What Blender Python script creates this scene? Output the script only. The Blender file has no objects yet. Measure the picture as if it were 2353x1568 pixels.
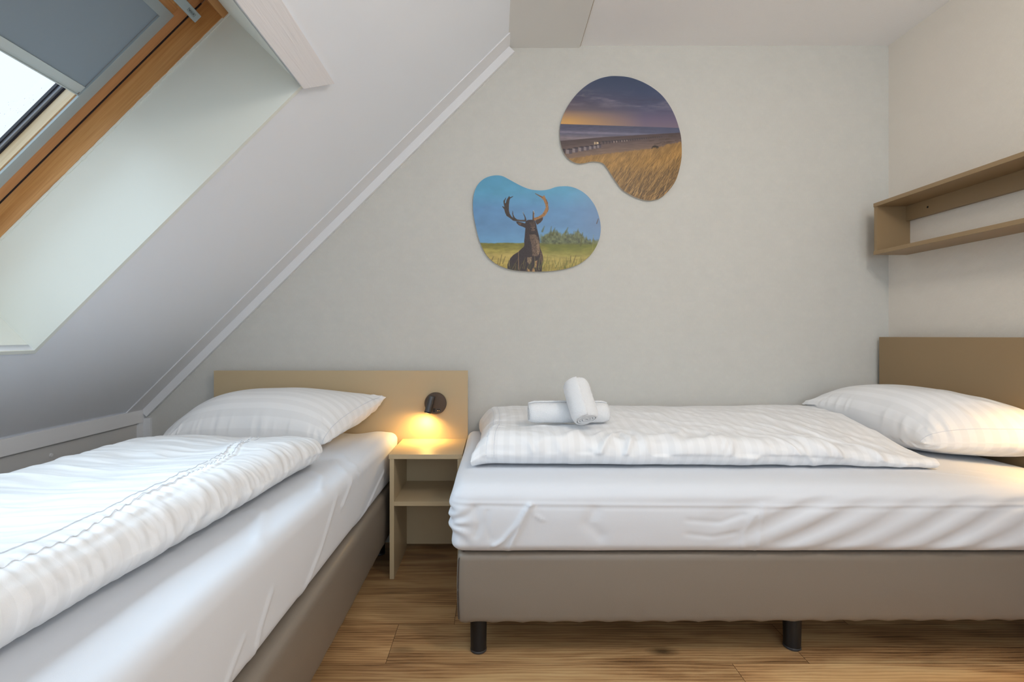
import bpy, bmesh, math, random
import numpy as np
from mathutils import Vector, Matrix, noise

random.seed(7)
rng = np.random.default_rng(7)
scene = bpy.context.scene
COL = scene.collection

# ------------------------------------------------------------------ camera
cam_data = bpy.data.cameras.new('camera')
cam = bpy.data.objects.new('camera', cam_data)
COL.objects.link(cam)
cam_data.sensor_fit = 'HORIZONTAL'
cam_data.sensor_width = 36.0
cam_data.lens = 17.135
cam_data.shift_x = 41.5 / 2353
cam_data.shift_y = -12.0 / 2353
cam_data.clip_start = 0.02
cam.location = (0.0, 0.0, 1.06)
cam.rotation_euler = (math.radians(90), 0, 0)
scene.camera = cam

# ------------------------------------------------------------------ view
scene.view_settings.view_transform = 'Standard'
scene.view_settings.look = 'None'
scene.view_settings.gamma = 1.0
scene.view_settings.use_curve_mapping = False
scene.view_settings.exposure = 0.0

# ------------------------------------------------------------------ world: bright overcast sky
world = bpy.data.worlds.new('overcast_sky')
scene.world = world
world.use_nodes = True
bg = world.node_tree.nodes['Background']
bg.inputs['Color'].default_value = (0.84, 0.92, 1.0, 1)
bg.inputs['Strength'].default_value = 1.25

def link_light(name, kind, loc, rot, energy, color, **kw):
    l = bpy.data.lights.new(name, kind)
    l.energy = energy
    l.color = color
    for k, v in kw.items():
        setattr(l, k, v)
    o = bpy.data.objects.new(name, l)
    o.location = loc
    o.rotation_euler = rot
    COL.objects.link(o)
    return o

def aim(direction):
    return Vector(direction).to_track_quat('-Z', 'Y').to_euler()

# soft daylight from the bright part of the sky over the roof, coming in by the skylight
link_light('sky_daylight', 'SUN', (-4, 1, 5), aim((0.80, 0.10, -0.80)), 5.9, (0.64, 0.82, 1.0), angle=math.radians(50))
# cool fill light added behind the camera, at the added rear window
link_light('rear_fill_light', 'AREA', (0.55, -1.86, 1.55), aim((-0.05, 1.0, 0.08)), 24.0, (0.76, 0.88, 1.0),
           shape='RECTANGLE', size=2.4, size_y=1.6)

# warm fill light added overhead on the right, unseen and without a fixture
link_light('overhead_fill_light', 'POINT', (1.00, 0.50, 2.28), (0, 0, 0), 28.0, (1.0, 0.93, 0.84), shadow_soft_size=0.14)

# ------------------------------------------------------------------ helpers
def tag(o, label=None, cat=None, group=None, kind=None):
    if label: o['label'] = label
    if cat: o['category'] = cat
    if group: o['group'] = group
    if kind: o['kind'] = kind
    return o

def empty(name, loc=(0, 0, 0), label=None, cat=None, group=None, kind=None):
    o = bpy.data.objects.new(name, None)
    o.empty_display_size = 0.05
    o.location = loc
    COL.objects.link(o)
    return tag(o, label, cat, group, kind)

def obj_from(name, me, mat=None, parent=None, smooth=False):
    o = bpy.data.objects.new(name, me)
    COL.objects.link(o)
    if mat: me.materials.append(mat)
    if smooth:
        me.polygons.foreach_set('use_smooth', [True] * len(me.polygons))
    if parent:
        o.parent = parent
        o.matrix_parent_inverse = Matrix.Translation(-parent.location)
    return o

def bm_obj(name, bm, mat=None, parent=None, smooth=False):
    bmesh.ops.recalc_face_normals(bm, faces=bm.faces)
    me = bpy.data.meshes.new(name)
    bm.to_mesh(me)
    bm.free()
    return obj_from(name, me, mat, parent, smooth)

def add_hex(bm, pts, bevel=0.0):
    """eight corners: 0-3 one face loop, 4-7 the opposite face loop"""
    vs = [bm.verts.new(p) for p in pts]
    for f in ((0, 1, 2, 3), (7, 6, 5, 4), (0, 4, 5, 1), (1, 5, 6, 2), (2, 6, 7, 3), (3, 7, 4, 0)):
        bm.faces.new([vs[i] for i in f])
    return vs

def bevel_all(bm, w, seg=2):
    if w > 0:
        bmesh.ops.bevel(bm, geom=list(bm.edges), offset=w, segments=seg, profile=0.7, affect='EDGES', clamp_overlap=True)

def box_bm(x0, x1, y0, y1, z0, z1, bevel=0.0, bm=None):
    b = bmesh.new()
    add_hex(b, [(x0, y0, z0), (x1, y0, z0), (x1, y1, z0), (x0, y1, z0),
                (x0, y0, z1), (x1, y0, z1), (x1, y1, z1), (x0, y1, z1)])
    bevel_all(b, bevel)
    if bm is None:
        return b
    me = bpy.data.meshes.new('tmp'); b.to_mesh(me); b.free(); bm.from_mesh(me); bpy.data.meshes.remove(me)
    return bm

def box(name, x0, x1, y0, y1, z0, z1, mat, parent=None, bevel=0.0):
    return bm_obj(name, box_bm(x0, x1, y0, y1, z0, z1, bevel), mat, parent)

# the roof slope: u runs up the slope, w points out through the roof
SC, SS = math.cos(math.atan(0.9925)), math.sin(math.atan(0.9925))
def S(u, y, w):
    return (-1.46 + u * SC - w * SS, y, 1.0175 + u * SS + w * SC)

def sbox_bm(u0, u1, y0, y1, w0, w1, bevel=0.0, bm=None):
    b = bmesh.new()
    add_hex(b, [S(u0, y0, w0), S(u1, y0, w0), S(u1, y1, w0), S(u0, y1, w0),
                S(u0, y0, w1), S(u1, y0, w1), S(u1, y1, w1), S(u0, y1, w1)])
    bevel_all(b, bevel)
    if bm is None:
        return b
    me = bpy.data.meshes.new('tmp'); b.to_mesh(me); b.free(); bm.from_mesh(me); bpy.data.meshes.remove(me)
    return bm

def sbox(name, u0, u1, y0, y1, w0, w1, mat, parent=None, bevel=0.0):
    return bm_obj(name, sbox_bm(u0, u1, y0, y1, w0, w1, bevel), mat, parent)

def cyl_bm(p0, p1, r0, r1=None, seg=32, bm=None, bevel=0.0, squash=1.0):
    r1 = r0 if r1 is None else r1
    p0, p1 = Vector(p0), Vector(p1)
    d = (p1 - p0)
    q = d.to_track_quat('Z', 'Y').to_matrix()
    own = bm is None
    b = bmesh.new()
    rings = [(0, r0 - bevel), (bevel, r0), (d.length - bevel, r1), (d.length, r1 - bevel)] if bevel else [(0, r0), (d.length, r1)]
    prev = None
    for (h, r) in rings:
        ring = []
        for i in range(seg):
            a = 2 * math.pi * i / seg
            ring.append(b.verts.new(p0 + q @ Vector((r * math.cos(a), r * squash * math.sin(a), h))))
        if prev:
            for i in range(seg):
                b.faces.new([prev[i], prev[(i + 1) % seg], ring[(i + 1) % seg], ring[i]])
        else:
            b.faces.new(ring[::-1])
        prev = ring
    b.faces.new(prev)
    if own: return b
    me = bpy.data.meshes.new('tmp'); b.to_mesh(me); b.free(); bm.from_mesh(me); bpy.data.meshes.remove(me)
    return bm

def auto_smooth(o, ang=35):
    me = o.data
    bm = bmesh.new(); bm.from_mesh(me)
    for f in bm.faces: f.smooth = True
    for e in bm.edges:
        if len(e.link_faces) == 2 and e.calc_face_angle(0) > math.radians(ang): e.smooth = False
    bm.to_mesh(me); bm.free()
    return o

def text_mesh(name, text, size, mat, parent, matrix):
    cu = bpy.data.curves.new('tmp_text', 'FONT')
    cu.body = text; cu.size = size; cu.extrude = 0.0003; cu.align_x = 'CENTER'; cu.align_y = 'CENTER'
    t = bpy.data.objects.new('tmp_text', cu)
    COL.objects.link(t)
    bpy.context.view_layer.update()
    me = bpy.data.meshes.new_from_object(t.evaluated_get(bpy.context.evaluated_depsgraph_get()))
    bpy.data.objects.remove(t); bpy.data.curves.remove(cu)
    me.transform(matrix); me.name = name
    return obj_from(name, me, mat, parent)

# ------------------------------------------------------------------ materials
def srgb(r, g, b):
    def f(c):
        c /= 255.0
        return c / 12.92 if c <= 0.04045 else ((c + 0.055) / 1.055) ** 2.4
    return (f(r), f(g), f(b), 1.0)

def new_mat(name, color, rough=0.5, metal=0.0, spec=0.5):
    m = bpy.data.materials.new(name)
    m.use_nodes = True
    p = m.node_tree.nodes['Principled BSDF']
    p.inputs['Base Color'].default_value = color
    p.inputs['Roughness'].default_value = rough
    p.inputs['Metallic'].default_value = metal
    p.inputs['Specular IOR Level'].default_value = spec
    return m, m.node_tree, p

def N(nt, typ, **kw):
    n = nt.nodes.new(typ)
    for k, v in kw.items():
        if k in n.inputs.keys() if not isinstance(k, int) else False:
            n.inputs[k].default_value = v
        else:
            setattr(n, k, v)
    return n

def mathn(nt, op, a, b=None, c=None):
    n = nt.nodes.new('ShaderNodeMath'); n.operation = op
    for i, v in enumerate((a, b, c)):
        if v is None: continue
        if isinstance(v, (int, float)): n.inputs[i].default_value = v
        else: nt.links.new(v, n.inputs[i])
    return n.outputs[0]

def coords(nt, kind='Object', scale=(1, 1, 1), rot=(0, 0, 0)):
    tc = nt.nodes.new('ShaderNodeTexCoord')
    mp = nt.nodes.new('ShaderNodeMapping')
    mp.inputs['Scale'].default_value = scale
    mp.inputs['Rotation'].default_value = rot
    nt.links.new(tc.outputs[kind], mp.inputs['Vector'])
    return mp.outputs['Vector']

def noise_tex(nt, vec, scale, detail=3, rough=0.5, dist=0.0):
    n = nt.nodes.new('ShaderNodeTexNoise')
    n.inputs['Scale'].default_value = scale
    n.inputs['Detail'].default_value = detail
    n.inputs['Roughness'].default_value = rough
    n.inputs['Distortion'].default_value = dist
    nt.links.new(vec, n.inputs['Vector'])
    return n.outputs['Fac']

def bump(nt, p, height, strength, dist):
    b = nt.nodes.new('ShaderNodeBump')
    b.inputs['Strength'].default_value = strength
    b.inputs['Distance'].default_value = dist
    nt.links.new(height, b.inputs['Height'])
    nt.links.new(b.outputs['Normal'], p.inputs['Normal'])
    return b

def ramp(nt, fac, stops):
    r = nt.nodes.new('ShaderNodeValToRGB')
    e = r.color_ramp.elements
    e[0].position, e[0].color = stops[0]
    e[1].position, e[1].color = stops[-1]
    for pos, c in stops[1:-1]:
        k = e.new(pos); k.color = c
    nt.links.new(fac, r.inputs['Fac'])
    return r.outputs['Color']

def painted(name, color, rough=0.5, grain=40, strength=0.15, dist=0.001, spec=0.4):
    m, nt, p = new_mat(name, color, rough, spec=spec)
    bump(nt, p, noise_tex(nt, coords(nt), grain, 4), strength, dist)
    return m

def wallpaper(name, color, axis):
    m, nt, p = new_mat(name, color, 0.75, spec=0.25)
    tc = nt.nodes.new('ShaderNodeTexCoord')
    sp = nt.nodes.new('ShaderNodeSeparateXYZ')
    nt.links.new(tc.outputs['Object'], sp.inputs[0])
    h = sp.outputs[axis]; z = sp.outputs[2]
    a = mathn(nt, 'ADD', mathn(nt, 'MULTIPLY', h, 1.25), z)
    s1 = mathn(nt, 'SINE', mathn(nt, 'MULTIPLY', a, 2 * math.pi / 0.0068))
    s2 = mathn(nt, 'SINE', mathn(nt, 'MULTIPLY', z, 2 * math.pi / 0.0055))
    s = mathn(nt, 'MULTIPLY', mathn(nt, 'ADD', s1, mathn(nt, 'MULTIPLY', s2, 0.6)), 0.5)
    bump(nt, p, s, 0.55, 0.0009)
    return m

def wood(name, c0, c1, c2, direction='u', scale=1.0, rough=0.35):
    m, nt, p = new_mat(name, c1, rough)
    if direction == 'u':      # grain up the roof slope
        v0 = coords(nt, 'Object', rot=(0, math.radians(-44.78), 0))
        mp = nt.nodes.new('ShaderNodeMapping'); mp.inputs['Rotation'].default_value = (0, math.radians(44.78), 0)
        tc = nt.nodes.new('ShaderNodeTexCoord'); nt.links.new(tc.outputs['Object'], mp.inputs['Vector'])
        mp2 = nt.nodes.new('ShaderNodeMapping'); mp2.inputs['Scale'].default_value = (1.2, 34, 34)
        nt.links.new(mp.outputs['Vector'], mp2.inputs['Vector']); v = mp2.outputs['Vector']
    else:
        v = coords(nt, 'Object', scale=(34, 1.2, 34))
    n1 = noise_tex(nt, v, 1.4 * scale, 3, 0.5, 0.4)
    n2 = noise_tex(nt, v, 7.0 * scale, 4, 0.6, 0.2)
    f = mathn(nt, 'ADD', mathn(nt, 'MULTIPLY', n1, 0.7), mathn(nt, 'MULTIPLY', n2, 0.3))
    c = ramp(nt, f, [(0.30, c0), (0.50, c1), (0.68, c2)])
    nt.links.new(c, p.inputs['Base Color'])
    bump(nt, p, n2, 0.15, 0.0006)
    return m

M = {}
M['wall_back'] = wallpaper('woven_wallpaper_back', srgb(213, 212, 207), 0)
M['wall_right'] = wallpaper('woven_wallpaper_side', srgb(232, 226, 216), 1)  # lighter copy of the wallpaper; skylight striking this wall is in its tone
M['slope'] = painted('painted_slope_board', srgb(240, 245, 253), 0.38, 9, 0.10, 0.002)  # cool tint in the paint stands in for bluish skylight bounce
M['reveal'] = painted('painted_window_lining', srgb(234, 238, 232), 0.42, 7, 0.12, 0.002)
M['trim'] = painted('painted_trim', srgb(234, 235, 238), 0.38, 30, 0.1, 0.001)
def grained_paint():
    m, nt, p = new_mat('painted_wood_grain', srgb(236, 235, 238), 0.42)
    v = coords(nt, 'Object', scale=(60, 2.5, 60))
    f = mathn(nt, 'POWER', noise_tex(nt, v, 1.6, 3, 0.5, 0.5), 2.0)
    bump(nt, p, f, 0.55, 0.003)
    return m
M['board'] = grained_paint()
M['knee'] = painted('painted_knee_wall', srgb(208, 208, 208), 0.5, 12, 0.08, 0.001)
M['ceiling'] = painted('textured_ceiling_plaster', srgb(248, 247, 247), 0.9, 260, 0.7, 0.0016, 0.2)
M['ceiling_board'] = painted('painted_ceiling_board', srgb(232, 231, 227), 0.5, 12, 0.05, 0.001)
M['laminate'] = painted('beige_laminate', srgb(194, 174, 140), 0.42, 400, 0.05, 0.0003, 0.45)
M['laminate_edge'] = painted('beige_laminate_edge', srgb(206, 190, 156), 0.38, 300, 0.03, 0.0003, 0.5)
M['shelf'] = painted('taupe_laminate', srgb(154, 130, 97), 0.45, 400, 0.05, 0.0003, 0.4)
M['black_plastic'] = painted('black_plastic', srgb(26, 26, 28), 0.42, 500, 0.1, 0.0004)
M['black_ring'] = painted('worn_black_rim', srgb(60, 60, 62), 0.3, 200, 0.1, 0.0004)
M['bronze'] = new_mat('bronze_metal', srgb(96, 82, 72), 0.38, 0.75)[0]
M['gunmetal'] = new_mat('gunmetal', srgb(92, 92, 94), 0.32, 0.8)[0]
M['dark_hole'] = new_mat('dark_recess', srgb(20, 14, 10), 0.8)[0]
M['rail'] = new_mat('grey_aluminium', srgb(176, 190, 196), 0.4, 0.25)[0]
M['rail_light'] = new_mat('light_aluminium', srgb(205, 216, 220), 0.35, 0.3)[0]
M['gasket'] = new_mat('black_gasket', srgb(30, 28, 40), 0.6)[0]
M['spacer'] = new_mat('grey_spacer', srgb(150, 155, 165), 0.35, 0.5)[0]
M['pine'] = wood('varnished_pine', srgb(186, 130, 74), srgb(212, 158, 98), srgb(228, 182, 124))
M['pine_plain'] = wood('varnished_pine_sash', srgb(198, 146, 100), srgb(212, 160, 112), srgb(220, 170, 124), scale=0.6)
M['pine_pale'] = wood('pale_pine', srgb(214, 190, 150), srgb(232, 214, 182), srgb(240, 226, 200))
M['pine_cross'] = wood('varnished_pine_head', srgb(140, 92, 52), srgb(190, 136, 82), srgb(214, 164, 106), 'y', 0.8)
M['stamp'] = new_mat('stamp_grey', srgb(92, 104, 104), 0.6)[0]
M['socket'] = new_mat('brass_contact', srgb(230, 190, 130), 0.3, 0.6)[0]

def leather():
    m, nt, p = new_mat('taupe_faux_leather', srgb(134, 123, 111), 0.44, spec=0.45)
    v = nt.nodes.new('ShaderNodeTexVoronoi'); v.inputs['Scale'].default_value = 420
    nt.links.new(coords(nt), v.inputs['Vector'])
    big = noise_tex(nt, coords(nt), 5, 2)
    h = mathn(nt, 'ADD', mathn(nt, 'MULTIPLY', v.outputs['Distance'], 0.25), mathn(nt, 'MULTIPLY', big, 1.0))
    bump(nt, p, h, 0.35, 0.0012)
    return m
M['leather'] = leather()
M['thread'] = new_mat('dark_seam_thread', srgb(70, 60, 54), 0.7)[0]

def fabric(name, color, stripe=None, rough=0.62, fine=0.5, wr=0.25, period=0.042):
    """white cotton; satin stripes follow the u direction of the cloth"""
    m, nt, p = new_mat(name, color, rough, spec=0.3)
    p.inputs['Sheen Weight'].default_value = 0.15
    uv = coords(nt, 'UV')
    sep = nt.nodes.new('ShaderNodeSeparateXYZ'); nt.links.new(uv, sep.inputs[0])
    ob = coords(nt, 'Object')
    n_f = noise_tex(nt, ob, 900, 2)
    n_w = noise_tex(nt, ob, 16, 3, 0.55, 0.8)
    h = mathn(nt, 'ADD', mathn(nt, 'MULTIPLY', n_f, 0.06), mathn(nt, 'MULTIPLY', n_w, wr))
    bump(nt, p, h, fine, 0.006)
    if stripe is not None:
        t = mathn(nt, 'FRACT', mathn(nt, 'DIVIDE', sep.outputs[stripe], period))
        tri = mathn(nt, 'ABSOLUTE', mathn(nt, 'SUBTRACT', t, 0.5))
        st = ramp(nt, tri, [(0.235, (0, 0, 0, 1)), (0.265, (1, 1, 1, 1))])
        mix = nt.nodes.new('ShaderNodeMix'); mix.data_type = 'RGBA'
        nt.links.new(st, mix.inputs['Factor'])
        mix.inputs[6].default_value = color
        mix.inputs[7].default_value = tuple(c * 0.952 for c in color[:3]) + (1,)
        nt.links.new(mix.outputs[2], p.inputs['Base Color'])
        rr = mathn(nt, 'ADD', mathn(nt, 'MULTIPLY', st, -0.20), rough)
        nt.links.new(rr, p.inputs['Roughness'])
    return m
M['duvet'] = fabric('striped_satin_cotton', srgb(245, 246, 248), 0, 0.60)
M['pillowcase'] = fabric('striped_satin_pillowcase', srgb(245, 246, 248), 1, 0.60, wr=0.18)
M['sheet'] = fabric('plain_white_sheet', srgb(224, 227, 233), None, 0.7, 0.35, 0.12)
M['seam'] = fabric('white_seam', srgb(222, 226, 234), None, 0.6, 0.2)

def terry():
    m, nt, p = new_mat('white_terry', srgb(243, 245, 248), 0.95, spec=0.1)
    p.inputs['Sheen Weight'].default_value = 0.5
    ob = coords(nt)
    v = nt.nodes.new('ShaderNodeTexVoronoi'); v.inputs['Scale'].default_value = 380
    nt.links.new(ob, v.inputs['Vector'])
    h = mathn(nt, 'ADD', v.outputs['Distance'], noise_tex(nt, ob, 120, 4))
    bump(nt, p, h, 0.5, 0.003)
    return m
M['terry'] = terry()

def floor_mat():
    m, nt, p = new_mat('oak_plank_vinyl', srgb(170, 125, 80), 0.36, spec=0.45)
    tc = nt.nodes.new('ShaderNodeTexCoord')
    at = nt.nodes.new('ShaderNodeAttribute'); at.attribute_name = 'plank'
    comb = nt.nodes.new('ShaderNodeVectorMath'); comb.operation = 'MULTIPLY_ADD'
    comb.inputs[1].default_value = (7.0, 3.0, 5.0)
    nt.links.new(at.outputs['Color'], comb.inputs[0]); nt.links.new(tc.outputs['Object'], comb.inputs[2])
    def mp(s):
        k = nt.nodes.new('ShaderNodeMapping'); k.inputs['Scale'].default_value = s
        nt.links.new(comb.outputs[0], k.inputs['Vector']); return k.outputs['Vector']
    big = noise_tex(nt, mp((1.4, 9, 1)), 1.5, 3, 0.55, 0.6)
    ring = nt.nodes.new('ShaderNodeTexWave'); ring.wave_type = 'BANDS'; ring.bands_direction = 'Y'
    ring.inputs['Scale'].default_value = 5.5; ring.inputs['Distortion'].default_value = 7.0
    ring.inputs['Detail'].default_value = 3; ring.inputs['Detail Scale'].default_value = 0.9
    nt.links.new(mp((0.55, 4.2, 1)), ring.inputs['Vector'])
    fine = noise_tex(nt, mp((4, 75, 1)), 1.2, 4, 0.65, 0.2)
    knots = nt.nodes.new('ShaderNodeTexVoronoi'); knots.inputs['Scale'].default_value = 1.0
    nt.links.new(mp((2.3, 5.2, 1)), knots.inputs['Vector'])
    kn = ramp(nt, knots.outputs['Distance'], [(0.03, (0, 0, 0, 1)), (0.15, (1, 1, 1, 1))])
    f = mathn(nt, 'ADD', mathn(nt, 'MULTIPLY', big, 0.72), mathn(nt, 'ADD', mathn(nt, 'MULTIPLY', ring.outputs['Fac'], 0.11), mathn(nt, 'MULTIPLY', fine, 0.26)))
    c = ramp(nt, f, [(0.33, srgb(112, 80, 52)), (0.45, srgb(160, 120, 80)), (0.56, srgb(190, 148, 102)), (0.72, srgb(212, 176, 126))])
    mul = nt.nodes.new('ShaderNodeMix'); mul.data_type = 'RGBA'; mul.blend_type = 'MULTIPLY'
    mul.inputs['Factor'].default_value = 0.75
    nt.links.new(c, mul.inputs[6]); nt.links.new(kn, mul.inputs[7])
    hsv = nt.nodes.new('ShaderNodeHueSaturation')
    nt.links.new(mul.outputs[2], hsv.inputs['Color'])
    sepc = nt.nodes.new('ShaderNodeSeparateColor'); nt.links.new(at.outputs['Color'], sepc.inputs[0])
    nt.links.new(mathn(nt, 'ADD', mathn(nt, 'MULTIPLY', sepc.outputs[1], 0.28), 0.86), hsv.inputs['Value'])
    nt.links.new(hsv.outputs['Color'], p.inputs['Base Color'])
    bump(nt, p, fine, 0.25, 0.0008)
    return m
M['floor'] = floor_mat()
M['gap'] = new_mat('plank_gap', srgb(60, 42, 28), 0.8)[0]

def glass_mat():
    m = bpy.data.materials.new('window_glass'); m.use_nodes = True
    nt = m.node_tree; nt.nodes.clear()
    out = nt.nodes.new('ShaderNodeOutputMaterial')
    mix = nt.nodes.new('ShaderNodeMixShader'); tr = nt.nodes.new('ShaderNodeBsdfTransparent')
    gl = nt.nodes.new('ShaderNodeBsdfGlossy'); gl.inputs['Roughness'].default_value = 0.02
    tr.inputs['Color'].default_value = (0.96, 0.98, 0.98, 1)
    fr = nt.nodes.new('ShaderNodeLayerWeight'); fr.inputs['Blend'].default_value = 0.5
    refl = mathn(nt, 'ADD', mathn(nt, 'MULTIPLY', mathn(nt, 'POWER', fr.outputs['Facing'], 5.0), 0.6), 0.03)
    nt.links.new(refl, mix.inputs[0]); nt.links.new(tr.outputs[0], mix.inputs[1]); nt.links.new(gl.outputs[0], mix.inputs[2])
    nt.links.new(mix.outputs[0], out.inputs[0])
    return m
M['glass'] = glass_mat()
def drop_mat():
    m, nt, p = new_mat('rain_water', (0.7, 0.75, 0.8, 1), 0.05)
    p.inputs['Transmission Weight'].default_value = 1.0; p.inputs['IOR'].default_value = 1.33
    return m
M['drop'] = drop_mat()
def blind_mat():
    m, nt, p = new_mat('blackout_cloth', srgb(150, 166, 180), 0.8)
    bump(nt, p, noise_tex(nt, coords(nt), 700, 2), 0.2, 0.0004)
    return m
M['blind'] = blind_mat()
def emit_mat(name, color, strength):
    m, nt, p = new_mat(name, color, 0.5)
    p.inputs['Emission Color'].default_value = color
    p.inputs['Emission Strength'].default_value = strength
    return m
M['lamp_lens'] = emit_mat('warm_lamp_lens', (1.0, 0.72, 0.32, 1), 12.0)

# ------------------------------------------------------------------ setting: room shell
XR, XL, YB, YF, ZC = 2.024, -1.800, 2.500, -1.900, 2.549
def struct(o, *a):
    o['kind'] = 'structure'
    return o

# floor made of planks running along the back wall
bm = bmesh.new()
lay = bm.loops.layers.float_color.new('plank')
joints = {0: [0.77, -0.62], 1: [-0.35, 1.02], 2: [-0.146, 1.3], -1: [-1.1, 0.2, 1.5], 3: [-0.9, 0.62], 4: [-1.2, 0.1, 1.4]}
PW = 0.2133
top_rows = range(-16, 6)
for r in top_rows:
    y0, y1 = 1.362 + r * PW, 1.362 + (r + 1) * PW
    js = joints.get(r) or [random.uniform(-1.6, -0.4), random.uniform(0.2, 1.4)]
    xs = [XL - 0.05] + sorted(js) + [XR + 0.05]
    for a, b_ in zip(xs[:-1], xs[1:]):
        g = 0.0007
        vs = [bm.verts.new(p) for p in ((a + g, y0 + g * 0.6, 0), (b_ - g, y0 + g * 0.6, 0), (b_ - g, y1 - g * 0.6, 0), (a + g, y1 - g * 0.6, 0))]
        f = bm.faces.new(vs)
        c = (random.random(), random.random(), random.random(), 1)
        for l in f.loops: l[lay] = c
me = bpy.data.meshes.new('floor'); 
me.materials.append(M['floor']); me.materials.append(M['gap'])
sub = box_bm(XL - 0.05, XR + 0.05, YF - 0.05, YB + 0.05, -0.05, -0.0012)
tmp = bpy.data.meshes.new('tmp'); sub.to_mesh(tmp); sub.free()
nf = len(bm.faces); bm.from_mesh(tmp)
bm.faces.ensure_lookup_table()
for f in bm.faces[nf:]: f.material_index = 1
for f in bm.faces[:nf]:
    if f.normal.z < 0: f.normal_flip()
bm.to_mesh(me); bm.free()
struct(obj_from('floor', me))

# back wall, right wall, wall behind the camera with a window added for fill light, knee wall
bm = bmesh.new()
box_bm(XL - 0.1, XR + 0.1, YB, YB + 0.1, -0.05, 2.75, bm=bm)
struct(bm_obj('wall_back', bm, M['wall_back']))
struct(box('wall_right', XR, XR + 0.1, YF - 0.1, YB, -0.05, 2.75, M['wall_right']))
bm = bmesh.new()
WX0, WX1, WZ0, WZ1 = -0.65, 1.75, 0.75, 2.35
box_bm(XL - 0.1, WX0, YF - 0.1, YF, -0.05, 2.75, bm=bm)
box_bm(WX1, XR + 0.1, YF - 0.1, YF, -0.05, 2.75, bm=bm)
box_bm(WX0, WX1, YF - 0.1, YF, -0.05, WZ0, bm=bm)
box_bm(WX0, WX1, YF - 0.1, YF, WZ1, 2.75, bm=bm)
struct(bm_obj('wall_front', bm, M['wall_back']))
w2 = struct(empty('added_window', (0.55, YF, WZ0)))  # unseen window added so that light can enter from behind
bm = bmesh.new()
for a in ((WX0, WX0 + .06, WZ0, WZ1), (WX1 - .06, WX1, WZ0, WZ1), (WX0 + .06, WX1 - .06, WZ0, WZ0 + .06), (WX0 + .06, WX1 - .06, WZ1 - .06, WZ1)):
    box_bm(a[0], a[1], YF - 0.08, YF - 0.02, a[2], a[3], bm=bm)
bm_obj('window_frame', bm, M['trim'], w2)
box('window_pane', WX0 + .06, WX1 - .06, YF - 0.055, YF - 0.05, WZ0 + .06, WZ1 - .06, M['glass'], w2)

zk = 0.68
bm = bmesh.new()
box_bm(XL - 0.1, XL, YF - 0.05, YB, -0.05, zk + 0.01, bm=bm)
struct(bm_obj('wall_left', bm, M['knee']))
# knee wall casing: top rail, corner stile on the knee wall, corner batten on the back wall, vertical seam and pegs
t = struct(empty('trim_1', (XL, 0, 0.62)))
box('top_rail', XL, XL + 0.016, YF, YB, 0.620, 0.683, M['trim'], t, 0.0015)
box('corner_stile', XL, XL + 0.012, 2.455, YB, 0.0, 0.620, M['trim'], t, 0.001)
box('corner_batten', XL + 0.012, XL + 0.047, YB - 0.016, YB, 0.0, 0.640, M['trim'], t, 0.001)
for i, (yy, zz) in enumerate(((1.98, 0.575), (1.14, 0.57))):
    bm_obj('peg', cyl_bm((XL - .002, yy, zz), (XL + .004, yy, zz), 0.008, 0.007, 20), M['trim'], t)
bm = box_bm(XL, XL + 0.0015, 1.115, 1.117, 0.0, 0.62)
bm_obj('panel_joint', bm, M['dark_hole'], t)

# sloped ceiling boards around the skylight opening
UB, UT = -0.479, 2.19
OY0, OY1, OU = 0.40, 1.543, 1.190
bm = bmesh.new()
sbox_bm(UB, UT, 1.6525, YB, -0.0, 0.02, bm=bm)                  # boards next to the back wall
W0 = -0.0025
sbox_bm(-0.0, OU, OY1 + .015, 1.6515, W0, 0.02, bm=bm)           # strip beside the opening
sbox_bm(UB, 0.0, YF, 1.6515, W0, 0.02, bm=bm)
sbox_bm(OU, UT, YF, 1.6515, W0, 0.02, bm=bm)
sbox_bm(0.0, OU, YF, OY0, W0, 0.02, bm=bm)
sbox_bm(UB, UT, 1.60, 1.70, 0.021, 0.03, bm=bm)
struct(bm_obj('ceiling_slope', bm, M['slope']))
# outer roof shell keeps daylight out of the build-up
bm = bmesh.new()
sbox_bm(UB - .4, -0.03, YF - .1, YB + .1, 0.05, 0.30, bm=bm)
sbox_bm(OU + .03, UT + .5, YF - .1, YB + .1, 0.05, 0.30, bm=bm)
sbox_bm(-0.03, OU + .03, OY1 + .06, YB + .1, 0.05, 0.30, bm=bm)
sbox_bm(-0.03, OU + .03, YF - .1, OY0 - .06, 0.05, 0.30, bm=bm)
struct(bm_obj('roof', bm, M['knee']))

# trims where the slope meets the back wall
t = struct(empty('trim_2', (XL, YB, zk)))
sbox('edge_board', UB, UT - 0.02, 2.375, YB, -0.006, 0.0, M['trim'], t, 0.002)
sbox('edge_batten', UB, UT - 0.03, YB - 0.022, YB, -0.045, -0.006, M['trim'], t, 0.002)

# skylight: lining, pine frame, sash, glass
win = struct(empty('window_1', S(0, OY1, 0)))
bm = bmesh.new()
LW = 0.321
sbox_bm(-0.015, OU + 0.015, OY1, OY1 + 0.015, -0.006, LW + .08, bm=bm)
sbox_bm(-0.015, OU + 0.015, OY0 - 0.015, OY0, -0.006, LW + .08, bm=bm)
bm_obj('side_lining', bm, M['reveal'], win)
bm = bmesh.new()
sbox_bm(-0.015, 0.0, OY0, OY1, -0.006, LW + .08, bm=bm)
bm_obj('bottom_lining', bm, M['reveal'], win)
sbox('top_lining', OU, OU + 0.015, OY0, OY1, 0.0, LW + .08, M['reveal'], win)
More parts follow.
